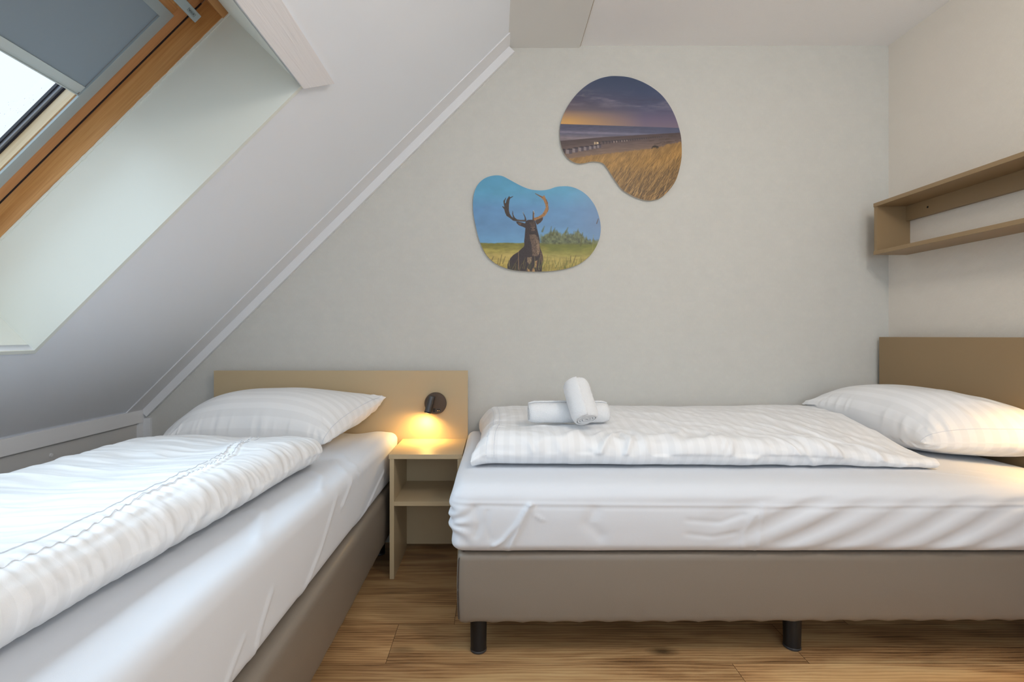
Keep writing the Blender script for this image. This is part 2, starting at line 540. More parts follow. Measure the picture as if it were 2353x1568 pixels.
# caulk bead along the frame
bm = bmesh.new()
for i in range(170):
    u = 0.006 + i * 0.007
    h = 0.0045 + 0.0025 * noise.noise((u * 40, 0, 0))
    sbox_bm(u, u + 0.0072, OY1 - h * 0.6, OY1, LW - h * 1.3 - .002, LW + .001, bm=bm)
bm_obj('caulk_bead', bm, M['reveal'], win)
FY0, FY1 = OY0, OY1
bm = bmesh.new()
sbox_bm(0.0, 1.172, FY1 - 0.006, FY1 - 0.0002, LW, 0.3945, bm=bm)
sbox_bm(0.0, 1.172, FY0, FY0 + 0.006, LW, 0.392, bm=bm)
bm_obj('frame_side', bm, M['pine'], win)
bm = bmesh.new()
sbox_bm(1.166, OU, FY0, FY1 - .0002, LW - 0.004, 0.40, bm=bm, bevel=0.0015)
bm_obj('frame_head', bm, M['pine_cross'], win)
sbox('frame_sill', -0.001, 0.02, FY0, FY1, LW, 0.40, M['pine'], win)
# sash
SY = 1.462
bm = bmesh.new()
sbox_bm(0.02, 1.15, SY, FY1 - 0.010, 0.396, 0.455, bm=bm)
sbox_bm(1.13, 1.21, FY0, FY1, 0.401, 0.47, bm=bm)
sbox_bm(0.02, 1.15, FY0 + 0.010, FY0 + 0.065, 0.396, 0.455, bm=bm)
bm_obj('sash_stile', bm, M['pine_plain'], win)
sbox('stile_inner_face', 0.02, 1.05, SY - 0.003, SY - 0.0001, 0.3985, 0.429, M['pine_pale'], win)
sbox('sash_rail_top', 1.062, 1.150, FY0 + .01, SY + 0.02, 0.385, 0.46, M['pine_cross'], win, 0.002)
sbox('sash_bead', 1.086, 1.094, FY0 + .01, SY + 0.01, 0.372, 0.386, M['pine'], win, 0.001)
sbox('sash_rail_bottom', 0.02, 0.09, FY0 + .065, SY - .004, 0.396, 0.455, M['pine_pale'], win)
bm = sbox_bm(0.0, 1.15, FY1 - 0.010, FY1 - 0.0058, 0.3935, 0.3965)
bm_obj('seal', bm, M['gasket'], win)
sbox('pane_gasket', 0.02, 1.08, SY - 0.0055, SY, 0.429, 0.436, M['gasket'], win)
sbox('pane_spacer', 0.02, 1.08, SY - 0.0125, SY - 0.0055, 0.434, 0.444, M['spacer'], win)
sbox('pane_spacer', 0.02, 1.08, SY - 0.0165, SY - 0.0125, 0.442, 0.450, M['gasket'], win)
sbox('window_pane', 0.03, 1.10, FY0 + .07, SY - 0.002, 0.451, 0.455, M['glass'], win)
# rain on the pane
bm = bmesh.new()
for i in range(90):
    uu = random.uniform(0.1, 0.70); yy = SY - 0.020 - abs(random.gauss(0, 0.035)); r = random.uniform(0.0006, 0.0015)
    m4 = Matrix.Translation(Vector(S(uu, yy, 0.4555)))
    bmesh.ops.create_uvsphere(bm, u_segments=8, v_segments=6, radius=r, matrix=m4)
d = bm_obj('raindrops', bm, M['drop'], win, True)
d['kind'] = 'stuff'
# ventilation bar of the skylight
sbox('opening_bar', 1.092, 1.120, FY0 + .05, 1.497, 0.330, 0.344, M['rail'], win, 0.003)
for yy in (0.6, 1.30):
    sbox('bar_bracket', 1.100, 1.113, yy, yy + .03, 0.344, 0.39, M['rail'], win)
# rating stamp on the bar
bar = [o for o in COL.objects if o.name == 'opening_bar'][0]
def smat(u, y, w):
    # text x runs along -y (towards the camera), text y up the slope, facing the room
    ex = Vector((0, 1, 0)); ey = Vector((SC, 0, SS)); ez = ex.cross(ey)
    o_ = Vector(S(u, y, w))
    return Matrix(((ex.x, ey.x, ez.x, o_.x), (ex.y, ey.y, ez.y, o_.y), (ex.z, ey.z, ez.z, o_.z), (0, 0, 0, 1)))
tm = smat(1.106, 1.462, 0.3294)
if (tm.to_3x3() @ Vector((0, 0, 1))).dot(Vector((SS, 0, -SC))) < 0:
    tm = tm @ Matrix.Rotation(math.pi, 4, 'Y')
text_mesh('stamp_text', 'VELUX', 0.0085, M['stamp'], win, tm)
bm = bmesh.new()
for a in ((1.1005, 1.1010, 1.446, 1.478), (1.1110, 1.1115, 1.446, 1.478)):
    sbox_bm(a[0], a[1], a[2], a[3], 0.3294, 0.3298, bm=bm)
for a in ((1.446, 1.4465), (1.4775, 1.478)):
    sbox_bm(1.1005, 1.1115, a[0], a[1], 0.3294, 0.3298, bm=bm)
bm_obj('stamp_border', bm, M['stamp'], win)

# blackout blind in the sash
bl = empty('roller_blind', S(0.7, 1.45, 0.40), 'grey blackout roller blind half drawn down in the wooden skylight', 'blind')
sbox('blind_cloth', 0.718, 1.035, FY0 + .07, 1.4670, 0.3962, 0.3975, M['blind'], bl)
bm = bmesh.new()
sbox_bm(0.700, 0.722, FY0 + .07, 1.4612, 0.3925, 0.398, bm=bm, bevel=0.001)
sbox_bm(0.690, 0.704, FY0 + .07, 1.4612, 0.396, 0.410, bm=bm, bevel=0.001)
sbox_bm(0.688, 0.691, FY0 + .07, 1.4612, 0.391, 0.410, bm=bm)
bm_obj('bottom_bar', bm, M['rail_light'], bl)
sbox('side_rail', 0.02, 1.062, 1.4615, 1.4937, 0.388, 0.3955, M['rail'], bl, 0.0008)
sbox('side_rail', 0.02, 1.062, FY0 + .04, FY0 + .07, 0.388, 0.3955, M['rail'], bl, 0.0008)
sbox('top_cassette', 1.030, 1.0615, FY0 + .07, 1.4615, 0.386, 0.398, M['rail'], bl, 0.0008)

# casing board over the top of the opening, mitred at the far end
bm = bmesh.new()
prof = [(OU, OY1), (OU + 0.094, OY1 + 0.096), (OU + 0.094, YF), (OU, YF)]
add_hex(bm, [S(u, y, -0.020) for u, y in prof] + [S(u, y, 0.0) for u, y in prof])
bevel_all(bm, 0.0015)
struct(bm_obj('trim_3', bm, M['board']))

# flat ceiling and the smooth board beside the slope
struct(box('ceiling', 0.442, XR, YF, YB, ZC, ZC + 0.05, M['ceiling']))
t = struct(box('trim_4', 0.060, 0.440, YF, YB, 2.538, 2.58, M['ceiling_board'], None, 0.002))
bm = bmesh.new()
box_bm(0.4402, 0.4435, YF, YB, 2.5445, 2.55, bm=bm)
struct(bm_obj('trim_5', bm, M['shelf']))

def smooth01(t):
    t = np.clip(t, 0, 1); return t * t * (3 - 2 * t)

# ------------------------------------------------------------------ rounded upholstered boxes
def roundbox(name, lo, hi, r, step, mat, parent=None, disp=None, smooth=True):
    """box with rounded edges built from a dense surface grid; disp(x,y,z,nx,ny,nz)->offset vector"""
    lo, hi = np.array(lo, float), np.array(hi, float)
    n = np.maximum(2, np.round((hi - lo) / np.asarray(step)).astype(int))
    def axis(a):
        t = np.linspace(0, 1, n[a] + 1)
        k = min(5, n[a] // 3)
        return lo[a] + (hi[a] - lo[a]) * t
    ax = [axis(a) for a in range(3)]
    verts = {}; P = []; faces = []
    def vid(i, j, k):
        key = (i, j, k)
        if key not in verts:
            verts[key] = len(P); P.append((ax[0][i], ax[1][j], ax[2][k]))
        return verts[key]
    X, Y, Z = n
    for i in range(X):
        for j in range(Y):
            faces.append((vid(i, j, 0), vid(i, j + 1, 0), vid(i + 1, j + 1, 0), vid(i + 1, j, 0)))
            faces.append((vid(i, j, Z), vid(i + 1, j, Z), vid(i + 1, j + 1, Z), vid(i, j + 1, Z)))
    for i in range(X):
        for k in range(Z):
            faces.append((vid(i, 0, k), vid(i + 1, 0, k), vid(i + 1, 0, k + 1), vid(i, 0, k + 1)))
            faces.append((vid(i, Y, k), vid(i, Y, k + 1), vid(i + 1, Y, k + 1), vid(i + 1, Y, k)))
    for j in range(Y):
        for k in range(Z):
            faces.append((vid(0, j, k), vid(0, j, k + 1), vid(0, j + 1, k + 1), vid(0, j + 1, k)))
            faces.append((vid(X, j, k), vid(X, j + 1, k), vid(X, j + 1, k + 1), vid(X, j, k + 1)))
    P = np.array(P)
    r3 = np.array([r, r, r]) if np.isscalar(r) else np.array(r)
    rr = r3.min()
    C = np.clip(P, lo + rr, hi - rr)
    D = P - C
    L = np.linalg.norm(D, axis=1, keepdims=True); L[L < 1e-9] = 1
    Nn = D / L
    inside = (np.abs(P - C).max(axis=1, keepdims=True) < 1e-9)
    Q = C + Nn * rr
    Q = np.where(inside, P, Q)
    if disp is not None:
        Q = Q + disp(Q, Nn)
    me = bpy.data.meshes.new(name)
    me.from_pydata(Q.tolist(), [], faces)
    uvl = me.uv_layers.new(name='UVMap')
    li = np.empty(len(me.loops), np.int32); me.loops.foreach_get('vertex_index', li)
    uv = np.stack([Q[li, 0], Q[li, 1] + Q[li, 2]], 1).astype(np.float32)
    uvl.data.foreach_set('uv', uv.ravel())
    return obj_from(name, me, mat, parent, smooth)

def vnoise(x, y, seed=0, oct=3):
    """smooth value noise in [-1,1]"""
    out = np.zeros_like(x, float); amp = 1.0; tot = 0
    for o in range(oct):
        r_ = np.random.default_rng(seed * 17 + o)
        tab = r_.random((64, 64)) * 2 - 1
        xi, yi = np.floor(x).astype(int), np.floor(y).astype(int)
        fx, fy = x - xi, y - yi
        fx = fx * fx * (3 - 2 * fx); fy = fy * fy * (3 - 2 * fy)
        g = lambda a, b: tab[a % 64, b % 64]
        out += amp * ((g(xi, yi) * (1 - fx) + g(xi + 1, yi) * fx) * (1 - fy) + (g(xi, yi + 1) * (1 - fx) + g(xi + 1, yi + 1) * fx) * fy)
        tot += amp; amp *= 0.5; x = x * 2.03 + 5.1; y = y * 2.03 + 1.7
    return out / tot

def seg_dist(px_, py_, a, b):
    ax_, ay_ = a; bx_, by_ = b
    dx, dy = bx_ - ax_, by_ - ay_
    t = np.clip(((px_ - ax_) * dx + (py_ - ay_) * dy) / (dx * dx + dy * dy), 0, 1)
    return np.hypot(px_ - ax_ - t * dx, py_ - ay_ - t * dy), t

def crease(px_, py_, pts, width):
    out = np.full(px_.shape, 0.0)
    best = np.full(px_.shape, 1e9)
    for a, b in zip(pts[:-1], pts[1:]):
        d, _ = seg_dist(px_, py_, a, b)
        best = np.minimum(best, d)
    return np.exp(-(best / width) ** 2)

# ------------------------------------------------------------------ right bed (along the back wall)
BX0, BX1, BY0, BY1 = -0.118, 1.945, 1.580, 2.470
bed = empty('bed_base', (0.9, 2.0, 0), 'taupe faux leather box spring base along the picture wall on black legs', 'bed base')
def base_disp(Q, Nn):
    O = np.zeros_like(Q)
    x, y, z = Q.T
    front = np.clip(-Nn[:, 1], 0, 1)
    low = np.exp(-((z - 0.13) / 0.028) ** 2)
    # upholstery pulled in by staples along the lower edge
    scal = np.abs(np.sin((x * 1.0) * math.pi / 0.098 + 0.6 * np.sin(x * 3.1)))
    O[:, 2] += np.where(z < 0.2, low * (scal - 0.6) * 0.006, 0)
    O[:, 1] += front * low * (1 - scal) * 0.004
    O[:, 1] -= front * 0.005 * np.sin(np.clip((z - 0.13) / 0.23, 0, 1) * math.pi)
    O[:, 1] += front * 0.0015 * vnoise(x * 4, z * 8, 4)
    O[:, 0] -= np.clip(-Nn[:, 0], 0, 1) * 0.004 * np.sin(np.clip((z - 0.13) / 0.23, 0, 1) * math.pi)
    O[:, 2] += np.where(z < 0.2, 0.004 * x, 0)
    return O
roundbox('upholstered_box', (BX0, BY0, 0.124), (BX1, BY1, 0.3535), 0.016, 0.0125, M['leather'], bed, base_disp)
# welted seams at the foot corner
def tube_bm(pts, r, seg=8):
    bm = bmesh.new(); prev = None
    pts = [Vector(p) for p in pts]
    for i, p in enumerate(pts):
        d = (pts[min(i + 1, len(pts) - 1)] - pts[max(i - 1, 0)]).normalized()
        q = d.to_track_quat('Z', 'Y').to_matrix()
        ring = [bm.verts.new(p + q @ Vector((r * math.cos(2 * math.pi * k / seg), r * math.sin(2 * math.pi * k / seg), 0))) for k in range(seg)]
        if prev:
            for k in range(seg): bm.faces.new([prev[k], prev[(k + 1) % seg], ring[(k + 1) % seg], ring[k]])
        prev = ring
    return bm
pts = [(BX0 + 0.004 - 0.003 * math.sin((z - 0.13) / 0.21 * math.pi), BY0 + 0.0025 - 0.003 * math.sin((z - 0.13) / 0.21 * math.pi), z) for z in np.linspace(0.14, 0.332, 16)]
pts += [(BX0 + 0.009, BY0 + 0.007, 0.346), (BX0 + 0.018, BY0 + 0.016, 0.3535), (BX0 + 0.030, BY0 + 0.030, 0.3542)]
bm_obj('corner_seam', tube_bm(pts, 0.0016), M['thread'], bed, True)
def bed_leg(x, y, top, parent, squash=1.0):
    l = bm_obj('leg', cyl_bm((x, y, 0.006), (x, y, top), 0.0265, 0.0285, 40, squash=squash), M['black_plastic'], parent)
    auto_smooth(l)
    g = bm_obj('foot_cap', cyl_bm((x, y, 0.0), (x, y, 0.010), 0.0275, 0.0275, 40, bevel=0.002, squash=squash), M['black_ring'], l, True)
    return l
for (x, y) in ((-0.052, 1.645), (1.015, 1.660), (1.885, 1.645), (-0.052, 2.40), (1.015, 2.40), (1.885, 2.40)):
    bed_leg(x, y, 0.135, bed)

def mattress_disp_right(Q, Nn):
    O = np.zeros_like(Q); x, y, z = Q.T
    fr = np.clip(-Nn[:, 1], 0, 1); top = np.clip(Nn[:, 2], 0, 1); lf = np.clip(-Nn[:, 0], 0, 1)
    t = np.clip((z - 0.352) / 0.23, 0, 1)
    # belly of the side and broad waves
    O[:, 1] -= fr * (0.010 * np.sin(t * math.pi))
    O[:, 0] -= lf * (0.014 * np.sin(t * math.pi) ** 0.8) * np.clip((2.1 - y) / 0.3, 0, 1)
    O[:, 1] += fr * 0.004 * vnoise(x * 3.0, z * 6, 11)
    # long diagonal drapes on the right half of the front
    s = np.clip((x - 0.65) / 0.35, 0, 1) * np.clip((2.1 - x) / 0.3, 0, 1)
    ph = (x - 0.9 * (z - 0.35) - 0.6 * (z - 0.35) ** 0.5) * 2 * math.pi / 0.175 + 0.8 * vnoise(x * 2.0, z * 3, 78, 2)
    wv = np.sin(ph + 0.9 * np.sin(x * 4.3)); wv = np.sign(wv) * np.abs(wv) ** 0.8
    O[:, 1] += fr * s * 0.0046 * (0.55 + 0.9 * smooth01(vnoise(x * 2.3, z * 4, 77, 2) + 0.5)) * wv * np.sin(np.clip(t * 1.1, 0, 1) * math.pi) ** 0.6
    # mattress seam line under the sheet
    zl = 0.533 - 0.012 * np.clip(x / 2, 0, 1) - 0.006 * np.sin(x * 2.2)
    O[:, 1] -= fr * 0.0016 * np.exp(-((z - zl) / 0.0055) ** 2)
    O[:, 1] += fr * 0.0010 * np.exp(-((z - zl + 0.013) / 0.007) ** 2)
    # single folds near the foot
    for pts, w, a in (
        ([(0.115, 0.530), (0.075, 0.460), (0.030, 0.405), (0.000, 0.385)], 0.0055, 0.0075),
        ([(0.118, 0.530), (0.085, 0.455), (0.058, 0.400), (0.045, 0.362)], 0.0060, 0.0085),
        ([(0.125, 0.52), (0.13, 0.49), (0.155, 0.47)], 0.005, 0.004),
        ([(0.115, 0.50), (0.112, 0.43)], 0.006, 0.002),
        ([(0.86, 0.53), (0.853, 0.46), (0.845, 0.36)], 0.005, 0.005),
        ([(0.83, 0.49), (0.800, 0.43), (0.80, 0.37)], 0.006, 0.004),
        ([(0.32, 0.50), (0.30, 0.46), (0.34, 0.42)], 0.02, -0.005),
        ([(0.62, 0.47), (0.72, 0.462), (0.80, 0.49)], 0.008, -0.0025),
        ([(0.62, 0.425), (0.70, 0.415), (0.77, 0.43)], 0.008, -0.0025),
        ([(-0.06, 0.51), (-0.045, 0.46), (-0.06, 0.42)], 0.010, -0.0045),
        ([(-0.02, 0.50), (-0.025, 0.45), (-0.01, 0.41)], 0.008, -0.003),
    ):
        O[:, 1] -= fr * a * crease(x, z, pts, w)
    # gathered foot corner
    c = np.exp(-((x + 0.14) / 0.06) ** 2)
    ang = np.arctan2(z - 0.455, (x + 0.155) + (y - 1.58))
    O[:, 1] -= fr * c * 0.0045 * np.sin(ang * 9)
    g = np.exp(-((y - 1.60) / 0.07) ** 2)
    O[:, 0] -= lf * g * 0.006 * np.sin(z * 120 + 2 * np.sin(z * 40))
    # slightly uneven lower hem
    hem = np.exp(-((z - 0.352) / 0.02) ** 2)
    O[:, 2] += hem * (0.003 * vnoise(x * 6, y * 6, 3) + 0.004 * np.clip(x, 0, 2)) * np.clip(fr + lf, 0, 1)
    # top: gentle folds running towards the head
    O[:, 2] += top * 0.0022 * vnoise(x * 5, y * 9, 6) 
    O[:, 2] -= smooth01((z - 0.48) / 0.09) * 0.014 * np.clip((1.66 - y) / 0.085, 0, 1) ** 2
    O[:, 2] += top * 0.003 * (crease(x, y, [(1.50, 1.72), (1.75, 1.58)], 0.006) + crease(x, y, [(1.66, 1.75), (1.80, 1.58)], 0.006))
    O[:, 2] = np.maximum(O[:, 2], 0.3545 - z)
    return O
mt = roundbox('mattress', (-0.130, 1.566, 0.3575), (1.944, 2.465, 0.583), 0.034, np.array([0.0085, 0.0085, 0.0050]), M['sheet'], None, mattress_disp_right)
tag(mt, 'mattress in a white fitted sheet on the base along the picture wall', 'mattress')

# ------------------------------------------------------------------ left bed (running towards the viewer)
LX0, LX1, LY0, LY1 = -1.395, -0.487, 0.330, 2.440
bed2 = empty('bed_base', (-0.94, 1.4, 0), 'taupe faux leather box spring base under the slanted ceiling beside the night table', 'bed base')
def base_disp2(Q, Nn):
    O = np.zeros_like(Q); x, y, z = Q.T
    rt = np.clip(Nn[:, 0], 0, 1)
    low = np.exp(-((z - 0.13) / 0.028) ** 2)
    scal = np.abs(np.sin(y * math.pi / 0.098))
    O[:, 2] += np.where(z < 0.2, low * (scal - 0.6) * 0.004, 0)
    O[:, 0] += rt * 0.007 * np.sin(np.clip((z - 0.13) / 0.23, 0, 1) * math.pi)
    O[:, 0] += rt * 0.002 * vnoise(y * 3, z * 6, 8)
    return O
roundbox('upholstered_box', (LX0, LY0, 0.124), (LX1, LY1, 0.3535), 0.018, 0.0140, M['leather'], bed2, base_disp2)
for (x, y) in ((LX0 + .07, LY0 + .07), (LX1 - .07, LY0 + .07), (LX0 + .07, LY1 - .07), (LX1 - .07, LY1 - .07)):
    bed_leg(x, y, 0.135, bed2)
def mattress_disp_left(Q, Nn):
    O = np.zeros_like(Q); x, y, z = Q.T
    rt = np.clip(Nn[:, 0], 0, 1); top = np.clip(Nn[:, 2], 0, 1)
    t = np.clip((z - 0.352) / 0.23, 0, 1)
    near = np.clip((2.35 - y) / 1.4, 0, 1)
    O[:, 0] += rt * 0.004 * np.sin(t * math.pi) ** 0.7 - rt * 0.022 * (1 - t) * (1 - near)
    O[:, 0] += rt * 0.003 * vnoise(y * 3, z * 5, 21)
    O[:, 0] -= np.clip((x + 0.9) / 0.35, 0, 1) * (0.038 * near + 0.012 * near * t)
    # soft crown that catches the daylight beside the duvet, sagging slightly under it
    O[:, 2] += smooth01((z - 0.48) / 0.09) * (0.006 * np.exp(-((x + 0.57) / 0.05) ** 2) - 0.006 * np.exp(-((x + 0.68) / 0.06) ** 2))
    for pts, w, a in (([(-0.62, 1.70), (-0.545, 1.62), (-0.505, 1.50)], 0.012, 0.008),
                      ([(-0.60, 1.86), (-0.54, 1.76), (-0.49, 1.70)], 0.010, 0.005),
                      ([(-0.60, 1.95), (-0.53, 1.83), (-0.49, 1.80)], 0.008, 0.004),
                      ([(-0.64, 1.34), (-0.57, 1.28), (-0.51, 1.14)], 0.014, 0.006)):
        O[:, 2] += top * a * crease(x, y, pts, w)
    for pts, w, a in (([(1.12, 0.47), (1.07, 0.42), (1.04, 0.37)], 0.006, 0.004),
                      ([(2.15, 0.46), (1.9, 0.38), (1.78, 0.36)], 0.007, 0.005),
                      ([(1.55, 0.55), (1.42, 0.44), (1.30, 0.37)], 0.010, 0.004),
                      ([(1.00, 0.44), (0.93, 0.39)], 0.005, 0.003),
                      ([(1.70, 0.56), (1.60, 0.50)], 0.008, 0.005)):
        O[:, 0] += rt * a * crease(y, z, pts, w)
    O[:, 0] += rt * 0.0035 * np.clip(np.sin(y * 2 * math.pi / 0.05 + z * 30), 0, 1) * np.exp(-((y - 1.78) / 0.12) ** 2) * np.exp(-((z - 0.56) / 0.03) ** 2)
    hem = np.exp(-((z - 0.352) / 0.02) ** 2)
    O[:, 2] += hem * rt * 0.004 * vnoise(y * 5, x, 5)
    O[:, 2] += top * 0.002 * vnoise(x * 6, y * 4, 31)
    O[:, 2] = np.maximum(O[:, 2], 0.3545 - z)
    return O
mt2 = roundbox('mattress', (-1.400, 0.325, 0.3575), (-0.475, 2.430, 0.583), 0.036, np.array([0.0095, 0.0095, 0.006]), M['sheet'], None, mattress_disp_left)
tag(mt2, 'mattress in a white fitted sheet on the base under the skylight', 'mattress')

# ------------------------------------------------------------------ soft goods
def folds(u, v, seed, sharp=0.22, warp=0.5, wf=0.45):
    """narrow raised folds running mainly along v"""
    w = warp * vnoise(u * wf, v * wf * 1.3, seed + 50, 2)
    n_ = vnoise(u + w, v, seed, 2)
    return np.exp(-(n_ / sharp) ** 2)

def grid_normals(P, sign):
    du = np.gradient(P, axis=0)
    dk = 0.5 * (np.roll(P, -1, 1) - np.roll(P, 1, 1))
    n_ = np.cross(du, dk) * sign
    return n_ / (np.linalg.norm(n_, axis=-1, keepdims=True) + 1e-12)

def tube_object(name, P, U, V, mat, label=None, cat=None, subsurf=1):
    """P (n,K,3) closed tube; both ends are capped"""
    n, K, _ = P.shape
    idx = np.arange(n * K).reshape(n, K)
    a = idx[:-1]; b = idx[1:]
    faces = np.stack([a, b, np.roll(b, -1, 1), np.roll(a, -1, 1)], -1).reshape(-1, 4).tolist()
    m = K // 2
    for i, flip in ((0, False), (n - 1, True)):
        row = idx[i]
        for k in range(0, m):
            q2 = []
            for v in (row[k], row[k + 1], row[(K - k - 1) % K], row[(K - k) % K]):
                if v not in q2: q2.append(int(v))
            if len(q2) >= 3: faces.append(q2[::-1] if flip else q2)
    me = bpy.data.meshes.new(name)
    me.from_pydata(P.reshape(-1, 3).astype(float).tolist(), [], faces)
    uvl = me.uv_layers.new(name='UVMap')
    li = np.empty(len(me.loops), np.int32); me.loops.foreach_get('vertex_index', li)
    U = U.reshape(-1); V = V.reshape(-1)
    uvl.data.foreach_set('uv', np.stack([U[li], V[li]], 1).astype(np.float32).ravel())
    bm = bmesh.new(); bm.from_mesh(me); bmesh.ops.recalc_face_normals(bm, faces=bm.faces); bm.to_mesh(me); bm.free()
    o = obj_from(name, me, mat, None, True)
    sm = o.modifiers.new('smooth', 'SUBSURF'); sm.levels = subsurf; sm.render_levels = subsurf
    return tag(o, label, cat)

def bilerp(c, s, t):
    c = [np.array(v, float) for v in c]   # c00 (s0,t0), c10 (s1,t0), c11, c01
    s = s[..., None]; t = t[..., None]
    return c[0] * (1 - s) * (1 - t) + c[1] * s * (1 - t) + c[2] * s * t + c[3] * (1 - s) * t

ZM = 0.5895
def duvet(corners, n, hfun, counts=(22, 74, 18), wrinkle=None, plan=None):
    """folded duvet: tube whose section is flat with two rolled edges (t=0 and t=1)"""
    na, nt, nb = counts
    L = np.linalg.norm(np.array(corners[1]) - np.array(corners[0]))
    W = np.linalg.norm(np.array(corners[3]) - np.array(corners[0]))
    e = np.linspace(0, 1, n); S1 = e
    # section list of (kind, value)
    sec = [('f', a) for a in np.linspace(0, math.pi / 2, na // 2, endpoint=False)]
    sec += [('t', t) for t in np.linspace(0, 1, nt, endpoint=False)]
    sec += [('b', a) for a in np.linspace(math.pi / 2, -math.pi / 2, nb, endpoint=False)]
    sec += [('u', t) for t in np.linspace(1, 0, nt, endpoint=False)]
    sec += [('f', a) for a in np.linspace(-math.pi / 2, 0, na // 2, endpoint=False)]
    if len(sec) % 2: sec.insert(na // 2 + nt // 2, ('t', 0.503))
    K = len(sec)
    T = np.zeros((n, K)); Z = np.zeros((n, K))
    for k, (c, v) in enumerate(sec):
        hf = hfun(S1, np.full(n, 0.0)); hb = hfun(S1, np.full(n, 1.0))
        rf, rb = hf * 0.62 / W, hb * 0.5 / W
        if c == 'f': T[:, k] = rf * (1 - math.cos(v)); Z[:, k] = hf * .5 * (1 + math.sin(v))
        elif c == 'b': T[:, k] = 1 - rb * (1 - math.cos(v)); Z[:, k] = hb * .5 * (1 + math.sin(v))
        else:
            T[:, k] = rf + (1 - rf - rb) * v
            Z[:, k] = hfun(S1, np.full(n, v)) if c == 't' else 0
    Sg = np.repeat(S1[:, None], K, 1)
    # plan rounding of the ends
    P = bilerp(corners, Sg, T)
    P[..., 2] = ZM + Z
    if plan is not None: P = plan(P, Sg, T)
    U = Sg * L
    V = np.cumsum(np.linalg.norm(P - np.roll(P, 1, 1), axis=-1), 1)
    up = grid_normals(P, 1.0)
    topk = na // 2 + nt // 2
    if up[n // 2, topk, 2] < 0: up = -up
    if wrinkle is not None:
        d = wrinkle(U, V, Sg, T, Z, np.array([c for c, _ in sec])) * (0.25 + 0.75 * smooth01(Z / 0.06))
        P = P + up * d[..., None]
    P[..., 2] = np.maximum(P[..., 2], ZM)
    return P, U, V

# ---- right duvet, folded lengthways with the fold towards the viewer
def h_right(s, t):
    foot = 1 - smooth01((s - 0.16) / 0.22)
    dome = 0.098 + 0.036 * smooth01(t / 0.55) - 0.010 * smooth01((t - 0.7) / 0.3)
    roll = 0.124 - 0.020 * np.exp(-((t - 0.42) / 0.20) ** 2)
    h0 = dome * (1 - foot) + roll * foot
    h0 = h0 + 0.006 * vnoise(s * 6, t * 3, 61, 2)
    hE = 0.032 + 0.096 * smooth01(t * 1.25)
    h = h0 + (hE - h0) * smooth01((s - 0.66) / 0.34) ** 1.1
    return h * (0.35 + 0.65 * smooth01(s / 0.045) ** 0.5) * (1 - 0.10 * np.exp(-((s - 0.10) / 0.035) ** 2) * np.exp(-((t - 0.25) / 0.2) ** 2))
def wr_right(U, V, S_, T, Z, kind):
    tops = np.where(Z > 0.001, 1.0, 0)
    front = np.exp(-((T - 0.03) / 0.19) ** 2) * tops
    back = 1 - front
    m1 = smooth01((vnoise(U * 2.6, V * 2, 101, 2) + 0.25) / 0.6) * smooth01((S_ - 0.12) / 0.15)
    d = front * m1 * 0.0165 * (folds(U / 0.085 - V / 0.18, V / 0.20, 31, 0.26) - 0.3)
    d += front * 0.0060 * (folds(U / 0.045 + V / 0.10, V / 0.13, 33, 0.26) - 0.3) * smooth01((vnoise(U * 4, V * 3, 103, 2)) / 0.4)
    d += tops * 0.0060 * (folds(U / 0.10 + V / 0.30, V / 0.12, 35, 0.25) - 0.3) * smooth01((vnoise(U * 2, V * 2, 105, 2) + 0.2) / 0.5)
    # fan of folds by the head end
    d += tops * 0.0150 * (folds(U / 0.080 + V / 0.110, V / 0.30, 37, 0.22) - 0.3) * np.exp(-((S_ - 0.80) / 0.15) ** 2) * np.clip(1 - T * 1.6, 0, 1)
    # creases running in from the foot end
    d += tops * 0.005 * (folds(V / 0.04, U / 0.30, 39, 0.22) - 0.3) * np.exp(-((S_ - 0.05) / 0.07) ** 2)
    d += tops * 0.006 * vnoise(U * 5, V * 5, 41, 2)
    # flat hem at the foot
    d -= tops * 0.0022 * np.exp(-((U - 0.055) / 0.003) ** 2) + tops * 0.0022 * np.exp(-((U - 0.085) / 0.003) ** 2)
    return d
def plan_right(P, S_, T):
    P[..., 0] -= 0.020 * np.sin(T * math.pi) * smooth01(1 - S_ / 0.2) * -1
    P[..., 0] += 0.012 * vnoise(T * 5, S_ * 2, 47) * (smooth01(1 - S_ / 0.1) + smooth01((S_ - 0.9) / 0.1))
    P[..., 1] += 0.007 * vnoise(S_ * 7, T, 48) * smooth01(1 - T / 0.25)
    return P
PR, RU, RV = duvet([(-0.082, 1.732, 0), (1.570, 1.722, 0), (1.550, 2.462, 0), (-0.068, 2.462, 0)], 300, h_right, (24, 92, 18), wr_right, plan_right)
dr = tube_object('duvet', PR, RU, RV, M['duvet'], 'white satin striped duvet folded on the bed along the picture wall', 'duvet')

